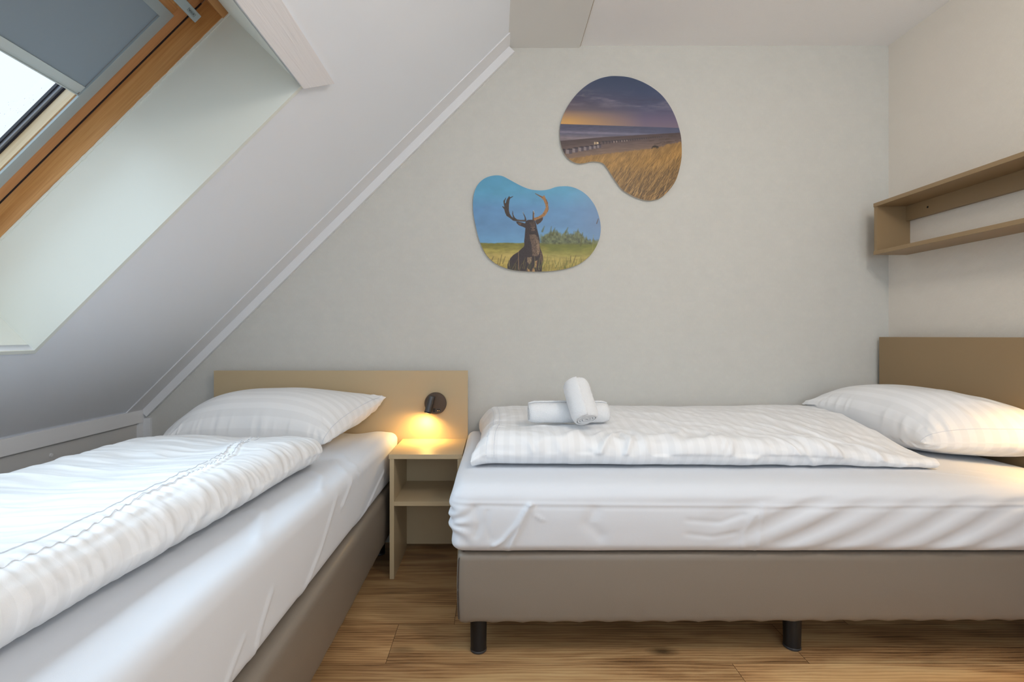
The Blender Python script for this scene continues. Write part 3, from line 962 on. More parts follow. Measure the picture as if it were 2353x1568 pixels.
# ---- left duvet: s runs from the foot to the head, t from the aisle to the knee wall
def h_left(s, t):
    h0 = 0.122 - 0.010 * np.exp(-((t - 0.5) / 0.2) ** 2) + 0.008 * vnoise(s * 6, t * 3, 62, 2)
    h0 = h0 - 0.034 * smooth01((s - 0.84) / 0.16) * (1 - 0.4 * t)
    e = np.clip((1 - s) / 0.045, 0, 1)
    return h0 * (0.18 + 0.82 * np.sqrt(np.clip(1 - (1 - e) ** 2, 0, 1))) * (0.3 + 0.7 * smooth01(s / 0.05))
def wr_left(U, V, S_, T, Z, kind):
    tops = np.where(Z > 0.001, 1.0, 0)
    roll = np.exp(-((T - 0.02) / 0.20) ** 2) * tops
    m1 = smooth01((vnoise(U * 2.2, V * 2, 201, 2) + 0.45) / 0.5)
    d = roll * m1 * 0.0085 * (folds(U / 0.055 - V / 0.35, V / 0.24, 131, 0.32) - 0.35)
    d += roll * 0.0022 * (folds(U / 0.024 + V / 0.2, V / 0.07, 133, 0.26) - 0.3)
    d += tops * (1 - roll) * 0.0055 * (folds(U / 0.060, V / 0.26, 135, 0.30) - 0.3)
    d += tops * (1 - roll) * 0.0040 * (folds(U / 0.035 + V / 0.9, V / 0.22, 137, 0.30) - 0.3)
    d += tops * 0.007 * vnoise(U * 4, V * 4, 139, 2)
    # gathered folds round the head end of the roll
    d += tops * 0.006 * (folds(U / 0.03, V / 0.12, 141, 0.25) - 0.3) * smooth01((S_ - 0.84) / 0.12) * np.exp(-(T / 0.25) ** 2)
    # cuff band along the aisle side
    c0 = cuff_t(S_)
    for off in (0.0, 0.052):
        d += tops * 0.0030 * np.exp(-((T - c0 - off) / 0.0060) ** 2)
        d -= tops * 0.0030 * np.exp(-((T - c0 - off + 0.014) / 0.007) ** 2)
    d += tops * 0.003 * np.exp(-((T - c0 - 0.026) / 0.03) ** 2) * np.sin(U * 2 * math.pi / 0.027 + 2 * np.sin(U * 14))
    return d
def cuff_t(S_):
    # from the aisle roll near the foot to the middle of the head end
    return np.interp(S_, [0, 0.35, 0.55, 0.75, 0.85, 1.0], [0.045, 0.055, 0.10, 0.21, 0.30, 0.42])
def plan_left(P, S_, T):
    P[..., 0] += 0.010 * vnoise(S_ * 7, T, 148) * smooth01(1 - T / 0.25)
    P[..., 0] -= 0.05 * smooth01((S_ - 0.955) / 0.045) ** 2 * smooth01(1 - T / 0.3)
    P[..., 1] += 0.05 * np.sin(np.clip(T, 0, 1) * math.pi) * smooth01((S_ - 0.85) / 0.15) - 0.012 * vnoise(T * 6, S_, 149) * smooth01((S_ - 0.9) / 0.1)
    return P
PL, LU_, LV_ = duvet([(-0.712, 0.36, 0), (-0.628, 1.825, 0), (-1.255, 1.845, 0), (-1.300, 0.36, 0)], 330, h_left, (26, 110, 16), wr_left, plan_left)
dl = tube_object('duvet', PL, LU_, LV_, M['duvet'], 'white satin striped duvet folded on the bed under the skylight', 'duvet')

def height_field(P, x0, x1, y0, y1, cell=0.0125, lift=0.004):
    """upper surface of a soft thing, for others to rest on"""
    nx, ny = int((x1 - x0) / cell) + 1, int((y1 - y0) / cell) + 1
    g = np.full((nx, ny), ZM)
    q = P.reshape(-1, 3)
    i = np.clip(((q[:, 0] - x0) / cell).astype(int), 0, nx - 1); j = np.clip(((q[:, 1] - y0) / cell).astype(int), 0, ny - 1)
    ok = (q[:, 0] > x0) & (q[:, 0] < x1) & (q[:, 1] > y0) & (q[:, 1] < y1)
    np.maximum.at(g, (i[ok], j[ok]), q[ok, 2] + lift)
    h = np.maximum.reduce([np.roll(np.roll(g, a, 0), b, 1) for a in (-1, 0, 1) for b in (-1, 0, 1)])
    def f(x, y):
        i = np.clip(((x - x0) / cell).astype(int), 0, nx - 1); j = np.clip(((y - y0) / cell).astype(int), 0, ny - 1)
        return h[i, j]
    return f

def pillow(name, corners, half, zc, n, m, zfloor, seed, label, sag=0.03, wr=1.0, limit=None, skew=(0.0, 0.0), pexp=2.6):
    """two seamed layers puffed out from a curved mid surface; t=0 is the seamed long side facing the room"""
    K = 2 * m
    ii, kk = np.meshgrid(np.arange(n) / (n - 1), np.arange(K), indexing='ij')
    # finer rows towards the seams
    ease = lambda q: q + 0.10 * np.sin(2 * math.pi * q) * -1
    s = ease(ii); v0 = np.where(kk <= m, kk / m, (K - kk) / m); t = ease(v0)
    side = np.where((kk > 0) & (kk < m), 1.0, np.where(kk > m, -1.0, 0.0))
    ss, tt = 2 * s - 1, 2 * t - 1
    prof = lambda q: np.clip(1 - np.abs(q) ** pexp, 0, 1) ** 0.52
    H = half * prof(ss) * prof(tt)
    base = bilerp(corners, s, t)
    cen = base.mean((0, 1))
    # sides pulled in between the corners
    pull_s = sag * (1 - ss ** 2) * np.sign(tt) * np.abs(tt) ** 4
    pull_t = sag * (1 - tt ** 2) * np.sign(ss) * np.abs(ss) ** 4
    c = [np.array(q, float) for q in corners]
    et = ((c[3] - c[0]) + (c[2] - c[1])); et /= np.linalg.norm(et)
    es = ((c[1] - c[0]) + (c[2] - c[3])); es /= np.linalg.norm(es)
    base = base - et * pull_t[..., None] * 0 - et * pull_s[..., None] - es * pull_t[..., None]
    mid = base[..., 2] + (zc - base[..., 2]) * (prof(ss) * prof(tt)) ** 1.3
    P = base.copy()
    P[..., 2] = mid + side * H
    P[..., 0] += skew[0] * H * side; P[..., 1] += skew[1] * H * side
    U = s * np.linalg.norm(c[1] - c[0]); V = t * np.linalg.norm(c[3] - c[0]) * np.where(side < 0, -1, 1)
    up = grid_normals(P, 1.0)
    if up[n // 2, m // 2, 2] < 0: up = -up
    es_, et_ = 1 - np.abs(ss), 1 - np.abs(tt)
    nearT = np.exp(-(et_ / 0.16) ** 2) * np.clip(et_ / 0.04, 0, 1); nearS = np.exp(-(es_ / 0.16) ** 2) * np.clip(es_ / 0.04, 0, 1)
    d = 0.0045 * nearT * (folds(U / 0.035, V / 0.2, seed, 0.25) - 0.35)
    d += 0.0045 * nearS * (folds(V / 0.035, U / 0.2, seed + 1, 0.25) - 0.35)
    corner = np.exp(-((es_ + et_) / 0.38) ** 2) * np.clip(np.minimum(es_, et_) / 0.03, 0, 1)
    d += 0.008 * corner * (folds((U - V * np.sign(ss * tt)) / 0.045, (U + V * np.sign(ss * tt)) / 0.2, seed + 2, 0.25) - 0.35)
    inner = np.clip(np.minimum(es_, et_) / 0.10, 0, 1)
    d += 0.0065 * inner * vnoise(U * 5, V * 5, seed + 3, 2)
    d += 0.0050 * inner * (folds(U / 0.16 + V / 0.3, V / 0.13, seed + 4, 0.15) - 0.2) * smooth01((vnoise(U * 4, V * 4, seed + 5, 2) + 0.05) / 0.4)
    P = P + up * (d * wr)[..., None]
    zf = zfloor(P[..., 0], P[..., 1])
    P[..., 2] = np.where(side < 0, np.maximum(P[..., 2], zf), np.maximum(P[..., 2], zf + 0.004))
    if limit:
        P[..., 0] = np.minimum(P[..., 0], limit[0]); P[..., 1] = np.minimum(P[..., 1], limit[1])
    return P, tube_object(name, P, U, V, M['pillowcase'], label, 'pillow')

# right pillow: s from the viewer's side to the wall, t from the duvet side to the headboard
PP, pr = pillow('pillow', [(1.655, 1.875, 0.645), (1.540, 2.440, 0.720), (1.955, 2.450, 0.74), (2.010, 1.600, 0.70)],
                0.128, 0.713, 130, 84, height_field(PR, 1.3, 1.95, 1.6, 2.5), 301,
                'plump white pillow against the taupe headboard at the right edge', 0.012, 1.0, (1.9475, 2.484))
# left pillow: s from the aisle to the knee wall, t from the viewer's side to the headboard
PQ, pl = pillow('pillow', [(-0.690, 1.995, 0.618), (-1.385, 1.985, 0.618), (-1.345, 2.410, 0.720), (-0.530, 2.405, 0.757)],
                0.115, 0.706, 150, 84, height_field(PL, -1.5, -0.5, 1.6, 2.4), 311,
                'plump white pillow leaning on the beige headboard beside the night table', 0.010, 1.0, (9, 2.440))

# hems and piping that follow the cloth
def follow(name, P, path, mat, parent, r=0.0018, lift=0.0012):
    pts = []
    for (i, k) in path:
        i0 = min(max(int(i), 0), P.shape[0] - 1); k0 = int(math.floor(k)) % P.shape[1]; fk = k - math.floor(k)
        q = P[i0, k0] * (1 - fk) + P[i0, (k0 + 1) % P.shape[1]] * fk
        pts.append(Vector(q.astype(float)) + Vector((0, 0, lift)))
    return bm_obj(name, tube_bm(pts, r, 6), mat, parent, True)
def top_index(n_arc, n_top, t): return n_arc // 2 + t * n_top
for off in (0.0, 0.052):
    follow('cuff_seam', PL, [(i, top_index(26, 110, (cuff_t(i / 329) + off - 0.105) / 0.80 if False else cuff_t(i / 329) + off - 0.08)) for i in range(0, 316)], M['seam'], dl, 0.0009)
follow('hem_seam', PR, [(10, k) for k in range(-8, 104)], M['seam'], dr, 0.0009)
follow('hem_seam', PR, [(15, k) for k in range(-8, 104)], M['seam'], dr, 0.0009)
follow('piping', PQ, [(7, k) for k in range(0, 84)], M['seam'], pl, 0.0011)
follow('piping', PP, [(7, k) for k in range(0, 84)], M['seam'], pr, 0.0011)

# ------------------------------------------------------------------ rolled towels
def towel(name, a, b, r, label, turns=4.2):
    a, b = Vector(a), Vector(b)
    d = b - a; L = d.length
    q = d.to_track_quat('Z', 'Y').to_matrix()
    th = r / turns * 0.86
    cnt = int(turns * 40)
    nL = 26
    bm = bmesh.new()
    rows = []
    for side in (0, 1):
        for j in range(nL + 1):
            row = []
            z = L * j / nL
            edge = max(0.0, min(z, L - z))
            shrink = 1 - 0.16 * math.exp(-(edge / 0.012) ** 1.5)
            for i in range(cnt + 1):
                ang = 2 * math.pi * i / 40
                rad = (r * (i / cnt) * 0.93 + 0.004) + (th * 0.45 if side == 0 else -th * 0.35)
                wob = 1 + 0.03 * noise.noise((math.cos(ang) * 2, math.sin(ang) * 2, z * 9 + i * 0.01))
                zz = z + (0.004 * noise.noise((ang * 0.6, side * 3, 5)) if j in (0, nL) else 0)
                rr = rad * shrink * wob
                row.append(bm.verts.new(a + q @ Vector((rr * math.cos(ang), rr * math.sin(ang), zz))))
            rows.append(row)
    A = rows[:nL + 1]; B = rows[nL + 1:]
    for j in range(nL):
        for i in range(cnt):
            bm.faces.new([A[j][i], A[j][i + 1], A[j + 1][i + 1], A[j + 1][i]])
            bm.faces.new([B[j][i], B[j + 1][i], B[j + 1][i + 1], B[j][i + 1]])
    for i in range(cnt):
        for j, fl in ((0, 1), (nL, 0)):
            f = [A[j][i], B[j][i], B[j][i + 1], A[j][i + 1]]
            bm.faces.new(f if fl else f[::-1])
    for j in range(nL):
        for i in (0, cnt):
            bm.faces.new([A[j][i], A[j + 1][i], B[j + 1][i], B[j][i]])
    o = bm_obj(name, bm, M['terry'], None, True)
    dsp = o.modifiers.new('pile', 'DISPLACE')
    tx = bpy.data.textures.new('pile', 'CLOUDS'); tx.noise_scale = 0.006; tx.noise_depth = 2
    dsp.texture = tx; dsp.strength = 0.003; dsp.mid_level = 0.5; dsp.texture_coords = 'LOCAL'
    return tag(o, label, 'towel')
def _unused(P, x, y):
    m = P.shape[1] // 2
    T = P[:, 1:m].reshape(-1, 3)
    d = (T[:, 0] - x) ** 2 + (T[:, 1] - y) ** 2
    return float(T[np.argsort(d)[:6], 2].mean())
hr = height_field(PR, -0.1, 1.7, 1.6, 2.5, 0.02, 0.0)
zt = float(np.median([hr(np.array([x]), np.array([1.976]))[0] for x in np.linspace(0.15, 0.45, 12)])) - 0.002
towel('rolled_towel', (0.140, 1.974, zt + 0.047), (0.462, 1.980, zt + 0.047), 0.042,
      'rolled white towel lying flat on the folded duvet, beneath the other roll')
towel('rolled_towel', (0.354, 1.857, zt + 0.037), (0.326, 1.950, zt + 0.170), 0.053,
      'rolled white towel propped upright across the lying roll, open end showing')

# ------------------------------------------------------------------ headboards
hb = empty('headboard', (-0.77, 2.45, 0), 'beige headboard panel behind the left pillow with round lamp on it', 'headboard')
box('panel', -1.405, -0.131, 2.444, 2.463, 0.20, 0.885, M['laminate'], hb, 0.001)
for x in (-1.25, -0.30):
    box('mounting_batten', x, x + 0.06, 2.463, 2.500, 0.22, 0.84, M['laminate'], hb)
hb2 = empty('headboard', (1.98, 2.0, 0), 'taupe headboard panel fixed to the wall under the long shelf', 'headboard')
box('panel', 1.952, 1.971, 0.90, 2.470, 0.20, 1.054, M['shelf'], hb2, 0.001)
for y in (1.1, 2.25):
    box('mounting_batten', 1.971, XR, y, y + 0.06, 0.22, 1.02, M['shelf'], hb2)

# ------------------------------------------------------------------ night table
ns = empty('night_table', (-0.295, 2.28, 0), 'beige open night table with one shelf, between the two beds', 'night table')
NX0, NX1, NY0, NY1 = -0.457, -0.137, 2.117, 2.443
box('table_top', NX0, NX1, NY0, NY1, 0.524, 0.544, M['laminate'], ns, 0.0012)
box('side_panel', NX0 + .003, NX0 + .022, NY0 + .004, NY1, 0.0, 0.524, M['laminate'], ns, 0.001)
box('side_panel', NX1 - .022, NX1 - .003, NY0 + .004, NY1, 0.0, 0.524, M['laminate'], ns, 0.001)
box('shelf', NX0 + .022, NX1 - .022, NY0 + .006, NY1 - 0.014, 0.318, 0.337, M['laminate'], ns, 0.001)
box('back_panel', NX0 + .022, NX1 - .022, NY1 - 0.012, NY1 - 0.001, 0.022, 0.524, M['laminate'], ns)

# ------------------------------------------------------------------ reading lamps
def lamp(loc, normal, label, energy):
    """round wall plate at loc facing 'normal' with a small swivelling spot"""
    L = empty('wall_lamp', loc, label, 'lamp')
    nrm = Vector(normal).normalized(); up = Vector((0, 0, 1)); side = up.cross(nrm).normalized()   # side: right seen from the wall outwards
    def W(a, b, c): return Vector(loc) + side * a + up * b + nrm * c
    pl_ = bm_obj('wall_plate', cyl_bm(W(0, 0, 0), W(0, 0, 0.022), 0.0545, 0.0545, 64, bevel=0.002), M['bronze'], L); auto_smooth(pl_)
    ar = bm_obj('swivel_arm', cyl_bm(W(-0.018, 0.018, 0.020), W(-0.018, 0.018, 0.042), 0.007, 0.007, 20), M['gunmetal'], L, True)
    top = W(-0.014, 0.041, 0.050); bot = W(-0.034, -0.040, 0.056)
    sp_ = bm_obj('spot_head', cyl_bm(top, bot, 0.0165, 0.0165, 40, bevel=0.0015), M['gunmetal'], L); auto_smooth(sp_)
    dv = (bot - top).normalized()
    bm_obj('spot_rim', cyl_bm(bot - dv * 0.006, bot + dv * 0.0008, 0.0172, 0.0172, 40), M['black_plastic'], sp_, True)
    bm_obj('lens', cyl_bm(bot + dv * 0.0009, bot + dv * 0.0016, 0.0125, 0.0125, 32), M['lamp_lens'], L)
    # usb socket and switch at the foot of the plate
    def rect(name, a0, a1, b0, b1, c0, c1, mat, par):
        bm = bmesh.new()
        add_hex(bm, [W(a0, b0, c0), W(a1, b0, c0), W(a1, b1, c0), W(a0, b1, c0), W(a0, b0, c1), W(a1, b0, c1), W(a1, b1, c1), W(a0, b1, c1)])
        return bm_obj(name, bm, mat, par)
    so = rect('usb_socket', 0.004, 0.027, -0.042, -0.025, 0.022, 0.0228, M['gunmetal'], L)
    rect('socket_recess', 0.007, 0.024, -0.039, -0.028, 0.0228, 0.0232, M['dark_hole'], so)
    rect('contact', 0.009, 0.014, -0.0375, -0.0325, 0.0232, 0.0236, M['socket'], so)
    rect('contact', 0.017, 0.021, -0.0375, -0.0325, 0.0232, 0.0236, M['socket'], so)
    rect('switch', -0.012, 0.000, -0.043, -0.024, 0.022, 0.0235, M['black_plastic'], L)
    l = bpy.data.lights.new('lamp_light', 'SPOT')
    l.energy = energy; l.color = (1.0, 0.58, 0.16); l.spot_size = math.radians(176); l.spot_blend = 1.0; l.shadow_soft_size = 0.016
    lo = bpy.data.objects.new('lamp_light', l); COL.objects.link(lo)
    lo.location = bot + dv * 0.013
    lo.rotation_euler = (dv + nrm * -0.12).to_track_quat('-Z', 'Y').to_euler()
    return L
lamp((-0.291, 2.444, 0.723), (0, -1, 0), 'small round bronze reading lamp glowing on the beige headboard', 5.6)
lamp((1.952, 1.530, 0.890), (-1, 0, 0), 'bronze reading lamp on the right headboard beside its pillow', 4.6)

# ------------------------------------------------------------------ wall shelf
sh = empty('wall_shelf', (1.94, 1.8, 1.455), 'long taupe open wall shelf above the right headboard', 'shelf')
SX0, SY1, SY0 = 1.859, 2.388, 0.95
box('top_board', SX0, XR, SY0, SY1, 1.690, 1.708, M['shelf'], sh, 0.0008)
box('bottom_board', SX0, XR, SY0, SY1, 1.456, 1.474, M['shelf'], sh, 0.0008)
box('end_panel', SX0 + .003, XR, SY1 - 0.018, SY1 - .0005, 1.474, 1.690, M['shelf'], sh, 0.0008)
box('end_panel', SX0 + .003, XR, SY0 + .0005, SY0 + 0.018, 1.474, 1.690, M['shelf'], sh, 0.0008)
rl = box('back_rail', XR - 0.020, XR - .001, SY0 + .018, SY1 - .018, 1.618, 1.690, M['shelf'], sh, 0.0008)
bm_obj('screw_hole', cyl_bm((XR - 0.0208, 2.252, 1.655), (XR - 0.0195, 2.252, 1.655), 0.0045, 0.0045, 20), M['dark_hole'], rl)

# ------------------------------------------------------------------ shaped wall pictures with printed photographs
FPX, CXP, CYP = 1120.0, 1135.0, 772.0
def img_to_wall(x, y, Y): return ((x - CXP) * Y / FPX, 1.06 - (y - CYP) * Y / FPX)

class Canvas:
    """paints a print in its own picture coordinates"""
    def __init__(s, x0, y0, x1, y1, res):
        s.x0, s.y0, s.res = x0, y0, res
        s.w, s.h = int((x1 - x0) * res), int((y1 - y0) * res)
        xs = x0 + (np.arange(s.w) + .5) / res; ys = y0 + (np.arange(s.h) + .5) / res
        s.X, s.Y = np.meshgrid(xs, ys)
        s.C = np.zeros((s.h, s.w, 3), float)
    def blend(s, mask, col):
        m = np.clip(mask, 0, 1)[..., None]
        s.C = s.C * (1 - m) + np.asarray(col, float) * m
    def win(s, xa, ya, xb, yb):
        i0 = max(0, int((ya - s.y0) * s.res) - 1); i1 = min(s.h, int((yb - s.y0) * s.res) + 2)
        j0 = max(0, int((xa - s.x0) * s.res) - 1); j1 = min(s.w, int((xb - s.x0) * s.res) + 2)
        return i0, max(i0, i1), j0, max(j0, j1)
    def poly(s, pts, col, soft=0.35, tex=0, alpha=1.0):
        P_ = np.array(pts, float)
        i0, i1, j0, j1 = s.win(P_[:, 0].min() - 3 * soft, P_[:, 1].min() - 3 * soft, P_[:, 0].max() + 3 * soft, P_[:, 1].max() + 3 * soft)
        if i1 <= i0 or j1 <= j0: return
        X, Y = s.X[i0:i1, j0:j1], s.Y[i0:i1, j0:j1]
        inside = np.zeros(X.shape, bool); dist = np.full(X.shape, 1e9)
        for a, b in zip(P_, np.roll(P_, -1, 0)):
            c = ((a[1] > Y) != (b[1] > Y))
            with np.errstate(divide='ignore', invalid='ignore'):
                xi = (b[0] - a[0]) * (Y - a[1]) / (b[1] - a[1] + 1e-12) + a[0]
            inside ^= c & (X < xi)
            d, _ = seg_dist(X, Y, a, b + 1e-6); dist = np.minimum(dist, d)
        sd = np.where(inside, dist, -dist)
        m = np.clip(sd / (2 * soft) + 0.5, 0, 1) * alpha
        colr = np.asarray(col, float) * np.ones(X.shape + (3,))
        if tex: colr = colr * (1 + tex * vnoise(X * 0.9, Y * 0.6, 71, 3))[..., None]
        s.C[i0:i1, j0:j1] = s.C[i0:i1, j0:j1] * (1 - m[..., None]) + colr * m[..., None]
    def line(s, a, b, w0, w1, col, alpha=1.0, soft=0.35):
        i0, i1, j0, j1 = s.win(min(a[0], b[0]) - 2, min(a[1], b[1]) - 2, max(a[0], b[0]) + 2, max(a[1], b[1]) + 2)
        if i1 <= i0 or j1 <= j0: return
        X, Y = s.X[i0:i1, j0:j1], s.Y[i0:i1, j0:j1]
        d, t = seg_dist(X, Y, a, b)
        w = w0 + (w1 - w0) * t
        m = (np.clip((w - d) / (2 * soft) + 0.5, 0, 1) * alpha)[..., None]
        s.C[i0:i1, j0:j1] = s.C[i0:i1, j0:j1] * (1 - m) + np.asarray(col, float) * m
    def sample(s, x, y):
        fx = np.clip((x - s.x0) * s.res - .5, 0, s.w - 1.001); fy = np.clip((y - s.y0) * s.res - .5, 0, s.h - 1.001)
        i, j = fy.astype(int), fx.astype(int); a, b = (fy - i)[:, None], (fx - j)[:, None]
        C = s.C
        return (C[i, j] * (1 - a) + C[i + 1, j] * a) * (1 - b) + (C[i, j + 1] * (1 - a) + C[i + 1, j + 1] * a) * b

def grad(v, stops):
    xs = [p for p, _ in stops]; cs = np.array([c for _, c in stops], float)
    return np.stack([np.interp(v, xs, cs[:, k]) for k in range(3)], -1)

def closed_curve(pts, count):
    P_ = np.array(pts, float); n_ = len(P_)
    out = []
    per = 24
    for i in range(n_):
        p0, p1, p2, p3 = P_[i - 1], P_[i], P_[(i + 1) % n_], P_[(i + 2) % n_]
        for t in np.arange(per) / per:
            out.append(0.5 * ((2 * p1) + (-p0 + p2) * t + (2 * p0 - 5 * p1 + 4 * p2 - p3) * t * t + (-p0 + 3 * p1 - 3 * p2 + p3) * t ** 3))
    out = np.array(out)
    d = np.r_[0, np.cumsum(np.linalg.norm(np.diff(np.vstack([out, out[:1]]), axis=0), axis=1))]
    q = np.linspace(0, d[-1], count, endpoint=False)
    cl = np.vstack([out, out[:1]])
    return np.stack([np.interp(q, d, cl[:, 0]), np.interp(q, d, cl[:, 1])], 1)

def print_mat(name):
    m, nt, p = new_mat(name, (1, 1, 1, 1), 0.42, spec=0.35)
    at = nt.nodes.new('ShaderNodeAttribute'); at.attribute_name = 'ink'
    nt.links.new(at.outputs['Color'], p.inputs['Base Color'])
    return m
M['ink'] = print_mat('printed_photograph')
M['panel_edge'] = new_mat('white_panel_edge', srgb(196, 190, 178), 0.5)[0]

def picture(outline, center, canvas, label, nring=190, nang=900):
    YFc = 2.486
    root = empty('wall_picture', (img_to_wall(*center, 2.5)[0], 2.5, img_to_wall(*center, 2.5)[1]), label, 'picture')
    oc = closed_curve(outline, nang)
    c = np.array(center, float)
    rr = (np.linspace(0, 1, nring + 1)[1:]) ** 0.8
    pts = c + (oc[None] - c) * rr[:, None, None]
    xy = np.vstack([c[None], pts.reshape(-1, 2)])
    col = canvas.sample(xy[:, 0], xy[:, 1]) / 255.0
    col = np.clip(col * 1.12, 0, 1)
    lin = np.where(col <= 0.04045, col / 12.92, ((col + 0.055) / 1.055) ** 2.4)
    V = np.zeros((len(xy), 3)); 
    V[:, 0] = (xy[:, 0] - CXP) * YFc / FPX; V[:, 1] = YFc; V[:, 2] = 1.06 - (xy[:, 1] - CYP) * YFc / FPX
    idx = 1 + np.arange(nring * nang).reshape(nring, nang)
    a = idx[:-1]; b = idx[1:]; a2 = np.roll(a, -1, 1); b2 = np.roll(b, -1, 1)
    faces = np.stack([a, a2, b2, b], -1).reshape(-1, 4).tolist()
    faces += [[0, int(idx[0][(k + 1) % nang]), int(idx[0][k])] for k in range(nang)]
    me = bpy.data.meshes.new('printed_face'); me.from_pydata(V.tolist(), [], faces)
    ca = me.color_attributes.new('ink', 'FLOAT_COLOR', 'POINT')
    ca.data.foreach_set('color', np.hstack([lin, np.ones((len(lin), 1))]).astype(np.float32).ravel())
    if me.polygons[0].normal.y > 0: me.flip_normals()
    obj_from('printed_face', me, M['ink'], root)
    bm = bmesh.new()
    o0 = [bm.verts.new(((x - CXP) * YFc / FPX, YFc + .0004, 1.06 - (y - CYP) * YFc / FPX)) for x, y in oc[::3]]
    o1 = [bm.verts.new((v.co.x, 2.4995, v.co.z)) for v in o0]
    k = len(o0)
    for i in range(k): bm.faces.new([o0[i], o0[(i + 1) % k], o1[(i + 1) % k], o1[i]])
    bm.faces.new(o1)
    bm_obj('backing_board', bm, M['panel_edge'], root)
    return root

# --- stag in a meadow
cv = Canvas(1080, 395, 1390, 635, 3)
X, Y = cv.X, cv.Y
sky = grad(Y + 6 * vnoise(X / 40, Y / 30, 2), [(400, (84, 144, 176)), (440, (90, 150, 182)), (480, (96, 138, 178)), (520, (98, 136, 174)), (560, (104, 148, 184))])
sky = sky * (1 + 0.05 * vnoise(X / 30, Y / 16, 3))[..., None]
side = np.clip((X - 1300) / 90, 0, 1)[..., None]
cv.C = sky * (1 - side) + (sky * 0.5 + np.array([112, 122, 150]) * 0.5) * side
hor = 559 - 1.0 * vnoise(X / 14, Y * 0, 5)
f = np.clip((Y - hor) / 2 + .5, 0, 1)
mead = grad(Y + 5 * vnoise(X / 22, Y / 5, 6), [(556, (112, 108, 50)), (568, (124, 118, 56)), (576, (150, 138, 72)), (590, (168, 150, 88)), (610, (166, 146, 78)), (628, (140, 122, 56))])
mead *= (1 + 0.16 * vnoise(X / 12, Y / 4, 7, 4))[..., None]
rg = np.clip((X - 1235) / 30, 0, 1)[..., None] * np.clip((600 - Y) / 25, 0.15, 1)[..., None]
mead = mead * (1 - 0.55 * rg) + np.array([96, 106, 48]) * 0.55 * rg
cv.blend(f, mead)
# blurred bushes
bt = 543 - 12 * np.exp(-((X - 1272) / 15) ** 2) - 7 * np.exp(-((X - 1300) / 9) ** 2) - 13 * np.exp(-((X - 1326) / 8) ** 2) + 7 * np.clip((X - 1338) / 16, 0, 1.3) + 7 * vnoise(X / 3.2, Y / 9, 8, 3)
bm_ = np.clip((Y - bt) / 7 + .5, 0, 1) * np.clip((562 - Y) / 4 + .5, 0, 1) * np.clip((X - 1236) / 10, 0, 1)
bc = np.array([96, 98, 64]) * (1 + 0.42 * vnoise(X / 5, Y / 5, 9, 4))[..., None]
cv.blend(bm_ * 0.9, bc)
for (x, y, l, w) in ((1270, 540, 16, 1.6), (1262, 545, 24, 1.6), (1334, 565, 30, 2.0), (1246, 532, 12, 2.0), (1300, 535, 12, 2.2)):
    cv.line((x, y), (x + 5, y - l), w, 0.5, (84, 84, 44), 0.7, 1.2)
def dp(p): return [(1140 + a / 7.843, 430 + b / 7.843) for a, b in p]
body = dp([(205,1480),(205,1400),(225,1340),(260,1280),(310,1225),(400,1170),(450,1120),(500,1075),(510,1040),(505,980),(515,900),(520,830),(528,740),(520,660),(540,610),(580,592),(640,590),(690,600),(720,660),(730,720),(750,800),(770,880),(785,960),(785,1050),(800,1120),(825,1180),(840,1240),(845,1300),(830,1400),(820,1560),(205,1560)])
cv.poly(dp([(360,625),(400,625),(470,640),(530,660),(530,740),(480,715),(410,690),(375,655)]), (58, 47, 44), 0.4, .2)
cv.poly(dp([(400,640),(460,655),(440,690),(400,670)]), (110, 88, 70), 0.5, .2, .7)
cv.poly(dp([(700,610),(760,575),(845,545),(840,590),(800,640),(740,680),(715,640)]), (66, 52, 46), 0.4, .2)
cv.poly(dp([(540,600),(540,625),(470,622),(380,620),(305,605),(250,560),(190,520),(165,470),(145,400),(108,350),(115,345),(150,360),(135,290),(132,250),(178,190),(180,200),(160,250),(158,290),(175,290),(190,230),(235,160),(250,185),(310,162),(300,178),(255,205),(240,240),(230,330),(230,420),(245,480),(275,530),(305,555),(290,480),(295,430),(302,435),(310,500),(340,555),(380,585),(440,592),(500,592),(515,590),(515,550),(480,460),(488,450),(530,540),(548,600)]), (64, 54, 48), 0.3, .25)
cv.poly(dp([(650,590),(660,560),(665,450),(672,425),(684,430),(688,470),(685,555),(760,535),(830,490),(870,430),(895,370),(885,310),(855,240),(810,190),(705,120),(708,112),(790,150),(840,172),(865,145),(875,165),(905,230),(935,280),(940,350),(948,405),(920,460),(880,520),(800,565),(730,590),(690,612),(650,600)]), (146, 106, 66), 0.3, .3)
cv.line(dp([(705, 116)])[0], dp([(830, 185)])[0], 0.5, 0.8, (70, 56, 46), 0.9)
cv.line(dp([(668, 440)])[0], dp([(668, 590)])[0], 0.8, 1.6, (70, 56, 46), 0.9)
cv.line(dp([(905, 230)])[0], dp([(925, 300)])[0], 0.8, 0.8, (70, 48, 36), 0.8)
cv.line(dp([(940, 350)])[0], dp([(930, 440)])[0], 0.6, 0.5, (110, 74, 46), 0.8)
cv.line(dp([(674, 425)])[0], dp([(682, 460)])[0], 0.5, 0.5, (190, 205, 215), 0.9)
cv.line(dp([(484, 452)])[0], dp([(500, 490)])[0], 0.5, 0.4, (170, 185, 195), 0.8)
cv.line(dp([(380, 600)])[0], dp([(520, 603)])[0], 0.6, 0.5, (110, 96, 80), 0.7)
cv.poly(body, (54, 44, 44), 0.45, .22)
